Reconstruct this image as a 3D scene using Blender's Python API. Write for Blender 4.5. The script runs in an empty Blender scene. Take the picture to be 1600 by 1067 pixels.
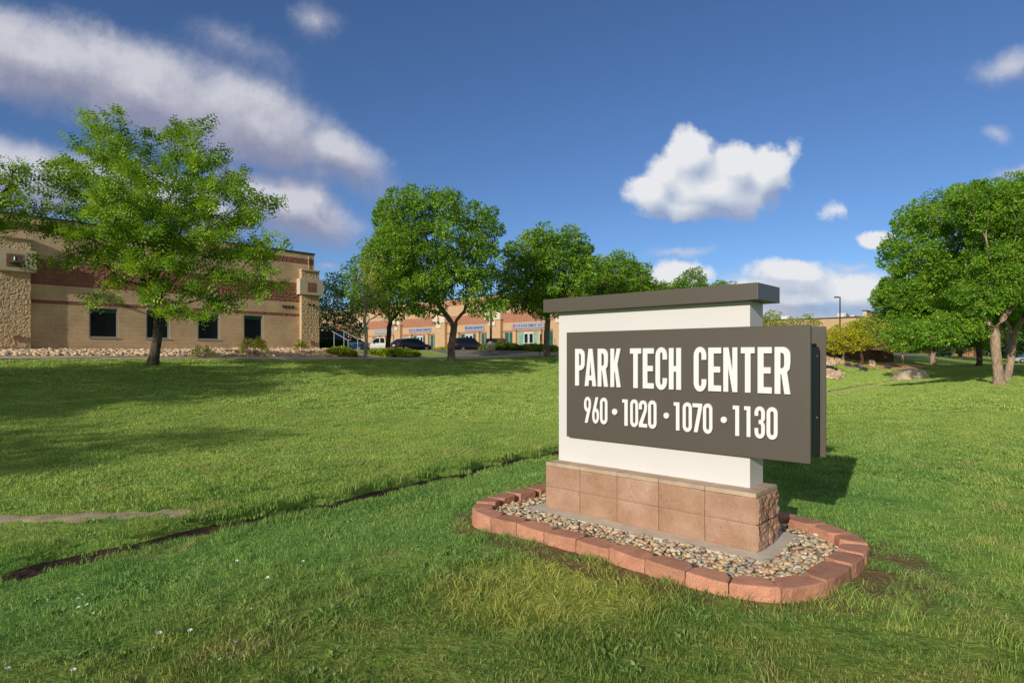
import bpy, bmesh, math, random
import numpy as np
from mathutils import Vector, Matrix, noise
R = math.radians
rng = np.random.default_rng(7)
random.seed(7)
scene = bpy.context.scene
C = scene.collection

# ------------------------------------------------------------------ geometry of the place
F, CX, HY, H = 940.0, 800.0, 556.0, 1.6
Lx, Ly = -.737, .676
_n = math.hypot(Lx, Ly); Lx /= _n; Ly /= _n          # L: along the sign's face / towards the brick building
Nx, Ny = Ly, -Lx                                     # N: away from the camera, along the swale

def W(u, v, z=0.0):
    return Vector((u*Lx + v*Nx, u*Ly + v*Ny, z))

def at_u(px, u):
    k = (px-CX)/F; Y = u/(k*Lx+Ly); return Y*(k*Nx+Ny), Y
def at_v(px, v):
    k = (px-CX)/F; Y = v/(k*Nx+Ny); return Y*(k*Lx+Ly), Y
def zz(py, Y):
    return H-(py-HY)/F*Y
def uv_of(x, y):
    return x*Lx+y*Ly, x*Nx+y*Ny
def gpt(px, Y):
    return (px-CX)/F*Y, Y

def sm(t):
    t = np.clip(t, 0, 1); return t*t*(3-2*t)
def ditch_u(v):
    return 7.3+.065*np.clip(v, -30, 36)+.03*np.clip(v-36, 0, 40)+.05*np.sin(v*.9)+.03*np.sin(v*2.3+1)+.035*np.sin(v*5.1)+.02*np.sin(v*11.3)
def hgt_uv(u, v, ditch=True):
    u = np.asarray(u, float); v = np.asarray(v, float)
    ud = ditch_u(v)
    n = np.interp(v, [45, 68, 105, 130, 200], [0, .2, .5, .7, 1.9])
    hs = np.interp(v, [-10, 0, 60, 75, 95], [-.42, -.42, -.42, -.2, .45])
    near = n+(hs-n)*sm((u-3.0)/(ud-3.0))
    Wd = np.interp(v, [26, 58], [19.9, 7.6])
    q = (u-ud)/Wd
    far = hs+.08+np.interp(q, [0, .18, .4, .6, .8, 1.0], [0, .13, .40, .82, 1.33, 1.80])*((1.45-hs)/1.87)
    P = np.interp(v, [-20, 4, 18, 60, 75, 200], [1.7, 1.75, 1.97, 2.05, 2.0, 2.2])
    w = sm((u-ud-Wd)/5.0)
    far = np.where(q > 1, (hs+.08+1.80*((1.45-hs)/1.87))*(1-w)+P*w, far)
    # grass mound along the shops
    far = far+.35*sm((v-56)/4)*sm((u-42)/4)
    h = np.where(u < ud, near, far)
    # terrain undulation
    h = h+.03*np.sin(u*.7+v*.31)*np.cos(v*.43-u*.2)*sm(abs(u-ud)/2)*sm((u*u+(v-5)**2-30)/60)
    if ditch:
        s = u-ud
        ch = sm((s+.46)/.18)*(1-sm((s-.02)/.09))
        h = h-.20*ch*(1-sm((v-20)/6))
    return h
def hgt(x, y):
    u, v = uv_of(np.asarray(x, float), np.asarray(y, float))
    return hgt_uv(u, v)
def hz(x, y):
    return float(hgt(x, y))

# ------------------------------------------------------------------ object helpers
def tagp(o, label=None, cat=None, group=None, kind=None):
    if label: o['label'] = label
    if cat: o['category'] = cat
    if group: o['group'] = group
    if kind: o['kind'] = kind
    return o
def thing(name, label, cat, loc, group=None, rz=0.0):
    o = bpy.data.objects.new(name, None); C.objects.link(o)
    o.location = loc; o.rotation_euler = (0, 0, rz); o.empty_display_size = .3
    return tagp(o, label, cat, group)
def obj_from(name, verts, faces, mats, parent=None, smooth=False, midx=None, uvs=None, local=False, label=None):
    """verts in world coordinates (local=False) are moved into the root's frame (roots built this way are not rotated)."""
    v = np.asarray([tuple(p) for p in verts] if not isinstance(verts, np.ndarray) else verts, dtype=np.float64).reshape(-1, 3)
    if parent is not None and not local:
        r = parent; off = np.zeros(3)
        while r is not None:
            off += np.array(r.location); r = r.parent
        v = v-off
    me = bpy.data.meshes.new(name)
    me.from_pydata(v.tolist(), [], faces)
    if not isinstance(mats, (list, tuple)): mats = [mats]
    for m in mats: me.materials.append(m)
    if midx is not None: me.polygons.foreach_set('material_index', midx)
    if uvs is not None:
        l = me.uv_layers.new(name='UVMap'); l.data.foreach_set('uv', np.asarray(uvs, dtype=np.float32).ravel())
    if smooth: me.polygons.foreach_set('use_smooth', [True]*len(me.polygons))
    me.validate(); me.update()
    o = bpy.data.objects.new(name, me); C.objects.link(o)
    if parent is not None: o.parent = parent
    if label: o['label'] = label
    return o
def fast_mesh(name, verts, quads, mats, parent=None, attrs=None, smooth=False):
    me = bpy.data.meshes.new(name)
    off = np.zeros(3)
    r = parent
    while r is not None:
        off += np.array(r.location); r = r.parent
    v = (np.asarray(verts)-off).astype(np.float32)
    k = quads.shape[1]
    me.vertices.add(len(v)); me.vertices.foreach_set('co', v.ravel())
    me.loops.add(quads.size); me.loops.foreach_set('vertex_index', quads.astype(np.int32).ravel())
    me.polygons.add(len(quads)); me.polygons.foreach_set('loop_start', np.arange(0, quads.size, k, dtype=np.int32))
    try: me.polygons.foreach_set('loop_total', np.full(len(quads), k, dtype=np.int32))
    except Exception: pass
    if not isinstance(mats, (list, tuple)): mats = [mats]
    for m in mats: me.materials.append(m)
    for nm, a in (attrs or {}).items():
        at = me.attributes.new(nm, 'FLOAT', 'FACE'); at.data.foreach_set('value', np.asarray(a, dtype=np.float32))
    if smooth: me.polygons.foreach_set('use_smooth', np.ones(len(quads), dtype=bool))
    me.update(calc_edges=True)
    o = bpy.data.objects.new(name, me); C.objects.link(o)
    if parent is not None: o.parent = parent
    return o

class MB:
    """mesh collector; frame maps (a,b,c) to world; UV by box projection in frame coordinates (metres)"""
    def __init__(s, frame=None): s.v = []; s.f = []; s.uv = []; s.m = []; s.fr = frame or (lambda a, b, c: Vector((a, b, c)))
    def quad(s, pts, m=0):
        i = len(s.v); s.v += [s.fr(*p) for p in pts]; s.f.append(tuple(range(i, i+len(pts)))); s.m.append(m)
        a = Vector(pts[1])-Vector(pts[0]); b = Vector(pts[2])-Vector(pts[1]); n = a.cross(b)
        ax = max(range(3), key=lambda k: abs(n[k]))
        for p in pts:
            s.uv.append((p[1], p[2]) if ax == 0 else ((p[0], p[2]) if ax == 1 else (p[0], p[1])))
    def box(s, a0, a1, b0, b1, c0, c1, m=0, bev=0.0):
        if bev > 0:
            # chamfered box by bmesh
            bm = bmesh.new(); bmesh.ops.create_cube(bm, size=1)
            for v in bm.verts: v.co = Vector(((a0+a1)/2+v.co.x*(a1-a0), (b0+b1)/2+v.co.y*(b1-b0), (c0+c1)/2+v.co.z*(c1-c0)))
            bmesh.ops.bevel(bm, geom=list(bm.edges), offset=bev, segments=2, profile=.6, affect='EDGES')
            for f in bm.faces: s.quad([tuple(v.co) for v in f.verts], m)
            bm.free(); return
        s.quad([(a0, b0, c0), (a0, b0, c1), (a0, b1, c1), (a0, b1, c0)], m); s.quad([(a1, b0, c0), (a1, b1, c0), (a1, b1, c1), (a1, b0, c1)], m)
        s.quad([(a0, b0, c0), (a1, b0, c0), (a1, b0, c1), (a0, b0, c1)], m); s.quad([(a0, b1, c0), (a0, b1, c1), (a1, b1, c1), (a1, b1, c0)], m)
        s.quad([(a0, b0, c1), (a1, b0, c1), (a1, b1, c1), (a0, b1, c1)], m); s.quad([(a0, b0, c0), (a0, b1, c0), (a1, b1, c0), (a1, b0, c0)], m)
    def cyl(s, p, q, r0, r1=None, n=10, m=0, caps=True):
        r1 = r0 if r1 is None else r1
        p = Vector(p); q = Vector(q); d = (q-p).normalized(); t = Vector((0, 0, 1)) if abs(d.z) < .9 else Vector((1, 0, 0))
        x = d.cross(t).normalized(); y = d.cross(x)
        A = [p+x*r0*math.cos(2*math.pi*k/n)+y*r0*math.sin(2*math.pi*k/n) for k in range(n)]
        B = [q+x*r1*math.cos(2*math.pi*k/n)+y*r1*math.sin(2*math.pi*k/n) for k in range(n)]
        for k in range(n):
            j = (k+1) % n; s.quad([tuple(A[k]), tuple(A[j]), tuple(B[j]), tuple(B[k])], m)
        if caps: s.quad([tuple(a) for a in A[::-1]], m); s.quad([tuple(b) for b in B], m)
    def build(s, name, mats, parent=None, smooth=False, local=False, label=None):
        o = obj_from(name, s.v, s.f, mats, parent, smooth, s.m, s.uv, local, label)
        bm = bmesh.new(); bm.from_mesh(o.data); bmesh.ops.recalc_face_normals(bm, faces=bm.faces); bm.to_mesh(o.data); bm.free()
        return o

# ------------------------------------------------------------------ materials
def newmat(name):
    m = bpy.data.materials.new(name); m.use_nodes = True; nt = m.node_tree; nt.nodes.clear()
    return m, nt
class NT:
    def __init__(s, nt): s.nt = nt
    def n(s, t, **kw):
        nd = s.nt.nodes.new(t)
        ins = kw.pop('ins', {})
        for k, v in kw.items(): setattr(nd, k, v)
        for k, v in ins.items():
            if isinstance(v, bpy.types.NodeSocket): s.nt.links.new(v, nd.inputs[k])
            else: nd.inputs[k].default_value = v
        return nd
    def math(s, op, a, b=None, c=None, clamp=False):
        nd = s.nt.nodes.new('ShaderNodeMath'); nd.operation = op; nd.use_clamp = clamp
        for i, x in enumerate((a, b, c)):
            if x is None: continue
            if isinstance(x, bpy.types.NodeSocket): s.nt.links.new(x, nd.inputs[i])
            else: nd.inputs[i].default_value = x
        return nd.outputs[0]
    def ramp(s, fac, stops):
        nd = s.nt.nodes.new('ShaderNodeValToRGB'); s.nt.links.new(fac, nd.inputs[0]); e = nd.color_ramp.elements
        while len(e) < len(stops): e.new(.5)
        for i, (p, c) in enumerate(stops): e[i].position = p; e[i].color = (*c, 1) if len(c) == 3 else c
        return nd.outputs[0]
    def mix(s, fac, a, b, mode='MIX'):
        nd = s.nt.nodes.new('ShaderNodeMix'); nd.data_type = 'RGBA'; nd.blend_type = mode
        for idx, x in ((0, fac), (6, a), (7, b)):
            if isinstance(x, bpy.types.NodeSocket): s.nt.links.new(x, nd.inputs[idx])
            else: nd.inputs[idx].default_value = (*x, 1) if (isinstance(x, tuple) and len(x) == 3) else x
        return nd.outputs[2]
    def noise(s, vec, scale, detail=4, rough=.55, out='Fac'):
        nd = s.n('ShaderNodeTexNoise', ins={'Scale': scale, 'Detail': detail, 'Roughness': rough})
        if vec is not None: s.nt.links.new(vec, nd.inputs['Vector'])
        return nd.outputs[0 if out == 'Fac' else 1]
def finish(T, col, rough=.8, bump=None, bstr=.3, bdist=.01, metal=0, spec=.5, trans=None, coat=0):
    b = T.n('ShaderNodeBsdfPrincipled')
    for k, v in (('Base Color', col), ('Roughness', rough), ('Metallic', metal), ('Specular IOR Level', spec), ('Coat Weight', coat)):
        if isinstance(v, bpy.types.NodeSocket): T.nt.links.new(v, b.inputs[k])
        else: b.inputs[k].default_value = (*v, 1) if isinstance(v, tuple) and len(v) == 3 else v
    if bump is not None:
        bn = T.n('ShaderNodeBump', ins={'Strength': bstr, 'Distance': bdist, 'Height': bump}); T.nt.links.new(bn.outputs[0], b.inputs['Normal'])
    out = T.n('ShaderNodeOutputMaterial')
    sh = b.outputs[0]
    if trans is not None:
        t = T.n('ShaderNodeBsdfTranslucent'); T.nt.links.new(trans[1], t.inputs[0])
        mx = T.n('ShaderNodeMixShader', ins={0: trans[0]}); T.nt.links.new(sh, mx.inputs[1]); T.nt.links.new(t.outputs[0], mx.inputs[2]); sh = mx.outputs[0]
    T.nt.links.new(sh, out.inputs[0])
def pos(T): return T.n('ShaderNodeNewGeometry').outputs['Position']
def uvc(T): return T.n('ShaderNodeTexCoord').outputs['UV']
def simple(name, c, rough=.6, var=.12, scale=3, bump=0, bscale=60, metal=0, spec=.5, coat=0, bdist=.004):
    m, nt = newmat(name); T = NT(nt); p = T.n('ShaderNodeTexCoord').outputs['Object']
    n1 = T.noise(p, scale, 5)
    a = tuple(x*(1-var) for x in c); b = tuple(min(1, x*(1+var)) for x in c)
    col = T.ramp(n1, [(.3, a), (.7, b)])
    bp = T.noise(p, bscale, 4) if bump else None
    finish(T, col, rough, bp, bump, bdist, metal, spec, coat=coat)
    return m
def blockmat(name, c1, c2, mortar, bw=.4, bh=.2, ms=.006, bump=.5, rockf=0.0, rough=.9, dirt=.12):
    m, nt = newmat(name); T = NT(nt); uv = uvc(T)
    br = T.n('ShaderNodeTexBrick', ins={'Vector': uv, 'Color1': (*c1, 1), 'Color2': (*c2, 1), 'Mortar': (*mortar, 1), 'Scale': 1.0, 'Mortar Size': ms, 'Mortar Smooth': .3, 'Bias': 0.0, 'Brick Width': bw, 'Row Height': bh})
    n1 = T.noise(pos(T), 1.1, 6); n2 = T.noise(pos(T), 35, 4, .7); n3 = T.noise(pos(T), 7, 3)
    col = T.mix(.85, br.outputs[0], T.ramp(n2, [(.25, (.66,)*3), (.7, (1.12,)*3)]), 'MULTIPLY')
    col = T.mix(1.0, col, T.ramp(n1, [(.3, (1-dirt,)*3), (.7, (1+dirt*.4,)*3)]), 'MULTIPLY')
    h = T.math('MULTIPLY', br.outputs[1], -1.0)
    h = T.math('ADD', h, T.math('MULTIPLY', n2, .25+rockf))
    if rockf: h = T.math('ADD', h, T.math('MULTIPLY', n3, rockf*2.5))
    finish(T, col, rough, h, bump, .02 if rockf else .006, spec=.2)
    return m

M = {}
M['tan'] = blockmat('tan_block', (.72, .54, .35), (.67, .495, .315), (.50, .36, .22), dirt=.22)
M['tan_rock'] = blockmat('tan_split_face', (.66, .50, .32), (.60, .45, .28), (.50, .37, .23), rockf=.2, bump=.3)
M['red_rock'] = blockmat('red_split_face', (.36, .17, .12), (.31, .145, .10), (.22, .11, .075), rockf=.8, bump=.8)
M['cream'] = simple('cream_precast', (.56, .49, .37), .85, .08, 2, .2, 40)
M['plinth'] = simple('grey_concrete_plinth', (.22, .20, .16), .9, .35, 1.6, .3, 30)
M['coping'] = simple('maroon_metal_coping', (.045, .018, .02), .5, .1)
M['sf_tan'] = blockmat('sunny_tan_block', (.60, .42, .25), (.56, .385, .23), (.40, .27, .16), dirt=.08)
M['sf_red'] = blockmat('sunny_red_block', (.44, .22, .145), (.40, .19, .125), (.28, .13, .08), dirt=.08)
M['sf_cream'] = simple('shop_cream_precast', (.66, .58, .46), .8, .05)
M['alu'] = simple('window_aluminium', (.45, .45, .43), .4, .05, metal=.6)
M['white_frame'] = simple('door_frame_silver', (.55, .57, .56), .45, .05)
M['dark'] = simple('dark_metal', (.02, .02, .02), .5, .1)
M['grey_rail'] = simple('galvanised_rail', (.38, .39, .39), .45, .1, metal=.3)
M['lamp_green'] = simple('green_enamel', (.012, .075, .05), .35, .1)
M['concrete'] = simple('pale_concrete', (.48, .39, .30), .92, .14, 1.3, .35, 50)
M['footing'] = simple('grey_footing_concrete', (.60, .54, .45), .9, .15, 6, .4, 60)
M['asphalt'] = simple('asphalt', (.19, .17, .15), .95, .2, 1.2, .4, 90)
M['kerb'] = simple('kerb_concrete', (.60, .52, .42), .9, .12, 2)
M['sign_body'] = simple('warm_white_stucco', (.67, .665, .68), .6, .02, 2, .05, 200)
M['sign_grey'] = simple('taupe_grey_paint', (.096, .085, .073), .42, .04, 1.5, .03, 300, spec=.5)
M['sign_edge'] = simple('panel_edge_grey', (.06, .058, .045), .5, .04)
M['letter'] = simple('white_letter_acrylic', (.80, .80, .82), .4, .01)
M['bracket'] = simple('black_bracket', (.006, .006, .007), .6, .1)
M['boulder'] = simple('sandstone_boulder', (.56, .46, .36), .95, .3, 1.2, .7, 14, bdist=.05)
M['mulch'] = simple('red_bark_mulch', (.75, .36, .19), .95, .35, 6, .8, 50, bdist=.03)
M['mud'] = simple('dark_mud', (.06, .032, .018), .55, .4, 3, .5, 20, bdist=.02)
M['dirt'] = simple('bare_dirt', (.42, .33, .22), .95, .25, 5, .6, 40)
M['signblue'] = simple('shop_sign_face', (.30, .34, .42), .5, .04)
M['shopblue'] = simple('shop_sign_letter', (.05, .10, .32), .5, .04)
M['shopred'] = simple('shop_sign_red', (.5, .05, .04), .5, .04)
M['white_roof'] = simple('white_rooftop_metal', (.6, .6, .58), .6, .05)
M['tyre'] = simple('tyre_rubber', (.012, .012, .012), .8, .1)
M['rim'] = simple('alloy_rim', (.45, .45, .46), .3, .05, metal=.7)
M['tail'] = simple('tail_light_red', (.45, .012, .015), .25, .05)
M['head'] = simple('head_light', (.7, .7, .68), .15, .02)
def paint(n, c): return simple(n, c, .25, .02, coat=.6)
M['p_black'] = paint('black_car_paint', (.011, .011, .016)); M['p_navy'] = paint('navy_car_paint', (.012, .016, .05))
M['p_blue'] = paint('blue_car_paint', (.03, .09, .22)); M['p_white'] = paint('white_car_paint', (.7, .7, .68)); M['p_silver'] = paint('silver_car_paint', (.35, .37, .40))

def glass(name, c, rough=.06, spec=.5):
    m, nt = newmat(name); T = NT(nt)
    n = T.noise(pos(T), .9, 3)
    finish(T, T.ramp(n, [(.3, tuple(x*.7 for x in c)), (.7, tuple(x*1.3 for x in c))]), rough, spec=spec)
    return m
M['glass'] = glass('dark_window_glass', (.006, .012, .012), .08, .12); M['carglass'] = glass('car_glass', (.008, .01, .014), .04)
M['teal'] = glass('green_tinted_glass', (.022, .10, .07), .15); M['teal_pale'] = glass('pale_green_blind_glass', (.20, .42, .34), .25)
M['blind'] = simple('green_window_blind', (.02, .085, .06), .6, .1)

def base_block_mat():
    m, nt = newmat('tan_sign_base_block'); T = NT(nt); uv = uvc(T); p = pos(T)
    a = T.noise(p, 130, 3, .7); b = T.noise(p, 3.5, 5); c = T.noise(p, 38, 4, .6)
    col = T.ramp(b, [(.3, (.34, .215, .145)), (.5, (.42, .28, .198)), (.72, (.50, .36, .27))])
    at = T.n('ShaderNodeAttribute', attribute_name='tint').outputs['Fac']
    col = T.mix(1.0, col, T.ramp(at, [(0, (.90, .84, .80)), (1, (1.08, 1.04, 1.08))]), 'MULTIPLY')
    col = T.mix(1.0, col, T.ramp(a, [(.28, (.52, .47, .42)), (.46, (1, 1, 1)), (.8, (1.16, 1.16, 1.14))]), 'MULTIPLY')
    pit = T.ramp(c, [(.30, (0, 0, 0)), (.40, (1, 1, 1))])
    col = T.mix(1.0, col, T.ramp(c, [(.28, (.6, .55, .5)), (.36, (1, 1, 1))]), 'MULTIPLY')
    h = T.math('ADD', a, T.math('MULTIPLY', c, 1.5))
    finish(T, col, .92, h, .35, .006, spec=.2); return m
M['base'] = base_block_mat()
M['base_cap'] = simple('base_cap_stone', (.47, .36, .265), .9, .22, 5, .3, 120)
def edging_mat():
    m, nt = newmat('red_edging_concrete'); T = NT(nt); p = pos(T)
    rnd = T.n('ShaderNodeObjectInfo').outputs['Random']
    a = T.noise(p, 150, 3, .7); b = T.noise(p, 9, 5)
    col = T.ramp(b, [(.3, (.44, .21, .14)), (.7, (.57, .295, .20))])
    col = T.mix(1.0, col, T.ramp(rnd, [(0, (.80, .80, .80)), (1, (1.15, 1.13, 1.13))]), 'MULTIPLY')
    col = T.mix(1.0, col, T.ramp(a, [(.3, (.58, .55, .52)), (.5, (1, 1, 1)), (.72, (1.3, 1.4, 1.4))]), 'MULTIPLY')
    finish(T, col, .9, a, .4, .004, spec=.2); return m
M['edging'] = edging_mat()
def pebble_mat(name, pal, dark=1.0):
    m, nt = newmat(name); T = NT(nt)
    at = T.n('ShaderNodeNewGeometry').outputs['Random Per Island']
    nd = T.nt.nodes.new('ShaderNodeValToRGB'); T.nt.links.new(at, nd.inputs[0]); nd.color_ramp.interpolation = 'CONSTANT'
    e = nd.color_ramp.elements
    while len(e) < len(pal): e.new(.5)
    for i, c in enumerate(pal): e[i].position = i/len(pal); e[i].color = (*c, 1)
    n = T.noise(pos(T), 60, 4)
    col = T.mix(1.0, nd.outputs[0], T.ramp(n, [(.3, (.72, .70, .68)), (.7, (1.15, 1.15, 1.15))]), 'MULTIPLY')
    finish(T, col, .6, n, .15, .002, spec=.4); return m
M['pebble'] = pebble_mat('river_pebbles', [(.56, .44, .29), (.42, .39, .31), (.66, .49, .31), (.32, .31, .27), (.58, .36, .22), (.72, .62, .47), (.50, .41, .29), (.38, .37, .33), (.60, .40, .18), (.54, .48, .39), (.45, .27, .20), (.68, .57, .42)])
M['cobble'] = pebble_mat('pale_cobbles', [(.68, .50, .33), (.58, .45, .32), (.74, .58, .40), (.62, .40, .26), (.78, .64, .47), (.48, .38, .29)])

def bark_mat(name, c1, c2, sc=6):
    c1 = tuple(x*1.3 for x in c1); c2 = tuple(x*1.35 for x in c2)
    m, nt = newmat(name); T = NT(nt); o = T.n('ShaderNodeTexCoord').outputs['Object']
    mp = T.n('ShaderNodeMapping', ins={'Vector': o, 'Scale': (3.2, 3.2, .6)})
    n = T.noise(mp.outputs[0], sc, 6, .65); n2 = T.noise(o, 2.2, 3)
    col = T.ramp(n, [(.32, c1), (.62, c2)])
    col = T.mix(1.0, col, T.ramp(n2, [(.3, (.75,)*3), (.7, (1.15,)*3)]), 'MULTIPLY')
    finish(T, col, .95, n, .9, .03, spec=.15); return m
M['bark'] = bark_mat('grey_brown_bark', (.10, .075, .055), (.25, .20, .155)); M['bark_dark'] = bark_mat('dark_bark', (.035, .027, .022), (.10, .08, .065))
M['bark_pale'] = bark_mat('pale_young_bark', (.16, .145, .12), (.36, .33, .28), 4); M['bark_warm'] = bark_mat('warm_ash_bark', (.15, .105, .075), (.36, .27, .20))

def leaf_mat(name, dark, mid, light, tr=.42, rough=.5):
    m, nt = newmat(name); T = NT(nt)
    at = T.n('ShaderNodeAttribute', attribute_name='tone').outputs['Fac']
    col = T.ramp(at, [(0, tuple(x*1.25 for x in dark)), (.5, tuple(x*1.35 for x in mid)), (1, tuple(min(.75, x*1.35) for x in light))])
    tc = T.mix(1.0, col, (1.35, 1.25, .55), 'MULTIPLY')
    finish(T, col, rough, spec=.35, trans=(tr*.75, tc)); return m
M['lf_locust'] = leaf_mat('locust_leaves', (.06, .14, .014), (.155, .29, .020), (.32, .43, .030), .5)
M['lf_ash'] = leaf_mat('ash_leaves', (.045, .12, .014), (.13, .265, .022), (.27, .41, .040), .45)
M['lf_ash2'] = leaf_mat('dense_ash_leaves', (.045, .125, .012), (.13, .275, .022), (.27, .42, .040), .45)
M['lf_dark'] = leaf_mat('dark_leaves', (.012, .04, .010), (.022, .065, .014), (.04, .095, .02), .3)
M['lf_crab'] = leaf_mat('crabapple_leaves', (.20, .26, .012), (.36, .38, .016), (.52, .47, .02), .4)
M['lf_olive'] = leaf_mat('olive_leaves', (.14, .20, .02), (.24, .30, .035), (.34, .38, .06), .4)
M['lf_shrub'] = leaf_mat('yellow_shrub_leaves', (.18, .25, .02), (.32, .38, .04), (.48, .50, .07), .4)
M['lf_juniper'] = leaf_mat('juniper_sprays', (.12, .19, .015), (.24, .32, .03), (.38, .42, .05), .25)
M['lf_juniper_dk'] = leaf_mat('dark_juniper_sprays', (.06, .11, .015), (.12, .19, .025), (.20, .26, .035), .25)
M['lavender'] = leaf_mat('lavender_sprays', (.07, .08, .07), (.11, .10, .13), (.22, .16, .30), .2)

def grass_cols(T, p):
    """patchy lawn colour shared by the soil sheet and the blades: yellow dry patches, bluish lush ones"""
    n1 = T.noise(p, .35, 4); n2 = T.noise(p, 1.6, 4); n3 = T.noise(p, 7, 3)
    sp = T.n('ShaderNodeSeparateXYZ', ins={0: p})
    u = T.math('ADD', T.math('MULTIPLY', sp.outputs[0], Lx), T.math('MULTIPLY', sp.outputs[1], Ly))
    v = T.math('ADD', T.math('MULTIPLY', sp.outputs[0], Nx), T.math('MULTIPLY', sp.outputs[1], Ny))
    return n1, n2, n3, u, v, sp
def grass_mat(name, blade):
    m, nt = newmat(name); T = NT(nt); p = pos(T)
    n1, n2, n3, u, v, sp = grass_cols(T, p)
    col = T.ramp(n2, [(.28, (.19, .35, .075)), (.5, (.28, .43, .09)), (.72, (.37, .48, .125))])
    # lusher, bluer turf on the near slope down to the swale
    near = T.math('MULTIPLY', T.math('SMOOTH_MIN', T.math('MULTIPLY', T.math('SUBTRACT', u, .2), .8, clamp=True), T.math('MULTIPLY', T.math('SUBTRACT', 8.0, u), .8, clamp=True), .2), T.math('MULTIPLY', T.math('SUBTRACT', 16.0, v), .12, clamp=True), clamp=True)
    col = T.mix(T.math('MULTIPLY', near, .62), col, (.17, .36, .095))
    # yellower lawn farther out
    fr = T.math('MULTIPLY', T.math('SUBTRACT', u, 8.2), .9, clamp=True)
    col = T.mix(T.math('MULTIPLY', fr, .68), col, (.38, .53, .13))
    rt = T.math('MULTIPLY', T.math('SUBTRACT', v, 8.0), .1, clamp=True)
    col = T.mix(T.math('MULTIPLY', rt, .55), col, (.38, .52, .13))
    # the close turf is coarser and browner
    cl_ = T.math('MULTIPLY', T.math('SUBTRACT', 5.6, T.math('SQRT', T.math('ADD', T.math('MULTIPLY', sp.outputs[0], sp.outputs[0]), T.math('MULTIPLY', sp.outputs[1], sp.outputs[1])))), .5, clamp=True)
    col = T.mix(T.math('MULTIPLY', cl_, .75), col, T.ramp(T.noise(p, 3.2, 6, .7), [(.30, (.10, .17, .035)), (.46, (.19, .27, .055)), (.60, (.27, .30, .075)), (.74, (.34, .27, .12))]))
    dry = T.ramp(T.noise(p, 1.1, 5, .65), [(.56, (0, 0, 0)), (.70, (1, 1, 1))])
    col = T.mix(T.math('MULTIPLY', dry, .5), col, (.52, .44, .20))
    col = T.mix(1.0, col, T.ramp(T.noise(p, .8, 5, .6), [(.32, (.80, .88, .86)), (.5, (1, 1, 1)), (.70, (1.13, 1.06, 1.05))]), 'MULTIPLY')
    # straw thatch worn round the sign bed and the rank yellow patch in front of it
    d = T.math('POWER', T.math('ADD', T.math('POWER', T.math('MULTIPLY', T.math('SUBTRACT', sp.outputs[0], .25), 1.25), 2.0), T.math('POWER', T.math('MULTIPLY', T.math('SUBTRACT', sp.outputs[1], 4.15), 1.7), 2.0)), .5)
    ym = T.math('MULTIPLY', T.math('SUBTRACT', 1.15, T.math('ADD', d, T.math('MULTIPLY', T.math('SUBTRACT', n2, .5), 1.0))), 2.5, clamp=True)
    col = T.mix(T.math('MULTIPLY', ym, .55), col, (.48, .49, .11))
    if blade:
        at = T.n('ShaderNodeNewGeometry').outputs['Random Per Island']
        col = T.mix(1.0, col, T.ramp(at, [(0, (.42, .50, .45)), (.35, (.85, .88, .85)), (.6, (1.08, 1.08, 1.08)), (.86, (1.45, 1.38, 1.35)), (.94, (1.9, 1.45, 1.8)), (1, (2.2, 1.55, 2.4))]), 'MULTIPLY')
        tc = T.mix(1.0, col, (1.3, 1.2, .7), 'MULTIPLY')
        finish(T, col, .5, spec=.3, trans=(.22, tc))
    else:
        n5 = T.noise(p, 26, 4, .7)
        # mow stripes along the lawn: sheen of leaning blades painted as colour bands
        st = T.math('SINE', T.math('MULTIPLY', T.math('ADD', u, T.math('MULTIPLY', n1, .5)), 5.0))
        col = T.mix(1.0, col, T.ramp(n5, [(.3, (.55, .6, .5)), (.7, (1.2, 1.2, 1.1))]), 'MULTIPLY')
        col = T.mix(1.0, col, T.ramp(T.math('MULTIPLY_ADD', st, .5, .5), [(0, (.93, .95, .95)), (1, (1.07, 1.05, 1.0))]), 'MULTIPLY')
        # bare earth worn round the sign bed
        bd = T.math('SQRT', T.math('ADD', T.math('POWER', T.math('MULTIPLY', T.math('SUBTRACT', u, 1.8132+1.06), 1/1.95), 2.0), T.math('POWER', T.math('MULTIPLY', T.math('SUBTRACT', v, 4.8697+.15), 1/1.25), 2.0)))
        bm_ = T.math('MULTIPLY', T.math('SUBTRACT', 1.22, T.math('ADD', bd, T.math('MULTIPLY', T.math('SUBTRACT', n3, .5), .5))), 9.0, clamp=True)
        col = T.mix(T.math('MULTIPLY', bm_, .85), col, (.22, .13, .075))
        # bare soil scuffs
        so = T.ramp(T.noise(p, 2.6, 5, .7), [(.66, (0, 0, 0)), (.74, (1, 1, 1))])
        col = T.mix(T.math('MULTIPLY', so, .7), col, (.13, .09, .05))
        finish(T, col, .95, T.math('ADD', n5, T.math('MULTIPLY', n3, 2.0)), .9, .04, spec=.1)
    return m
M['lawn'] = grass_mat('lawn_turf', False); M['blade'] = grass_mat('grass_blades', True)

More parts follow.
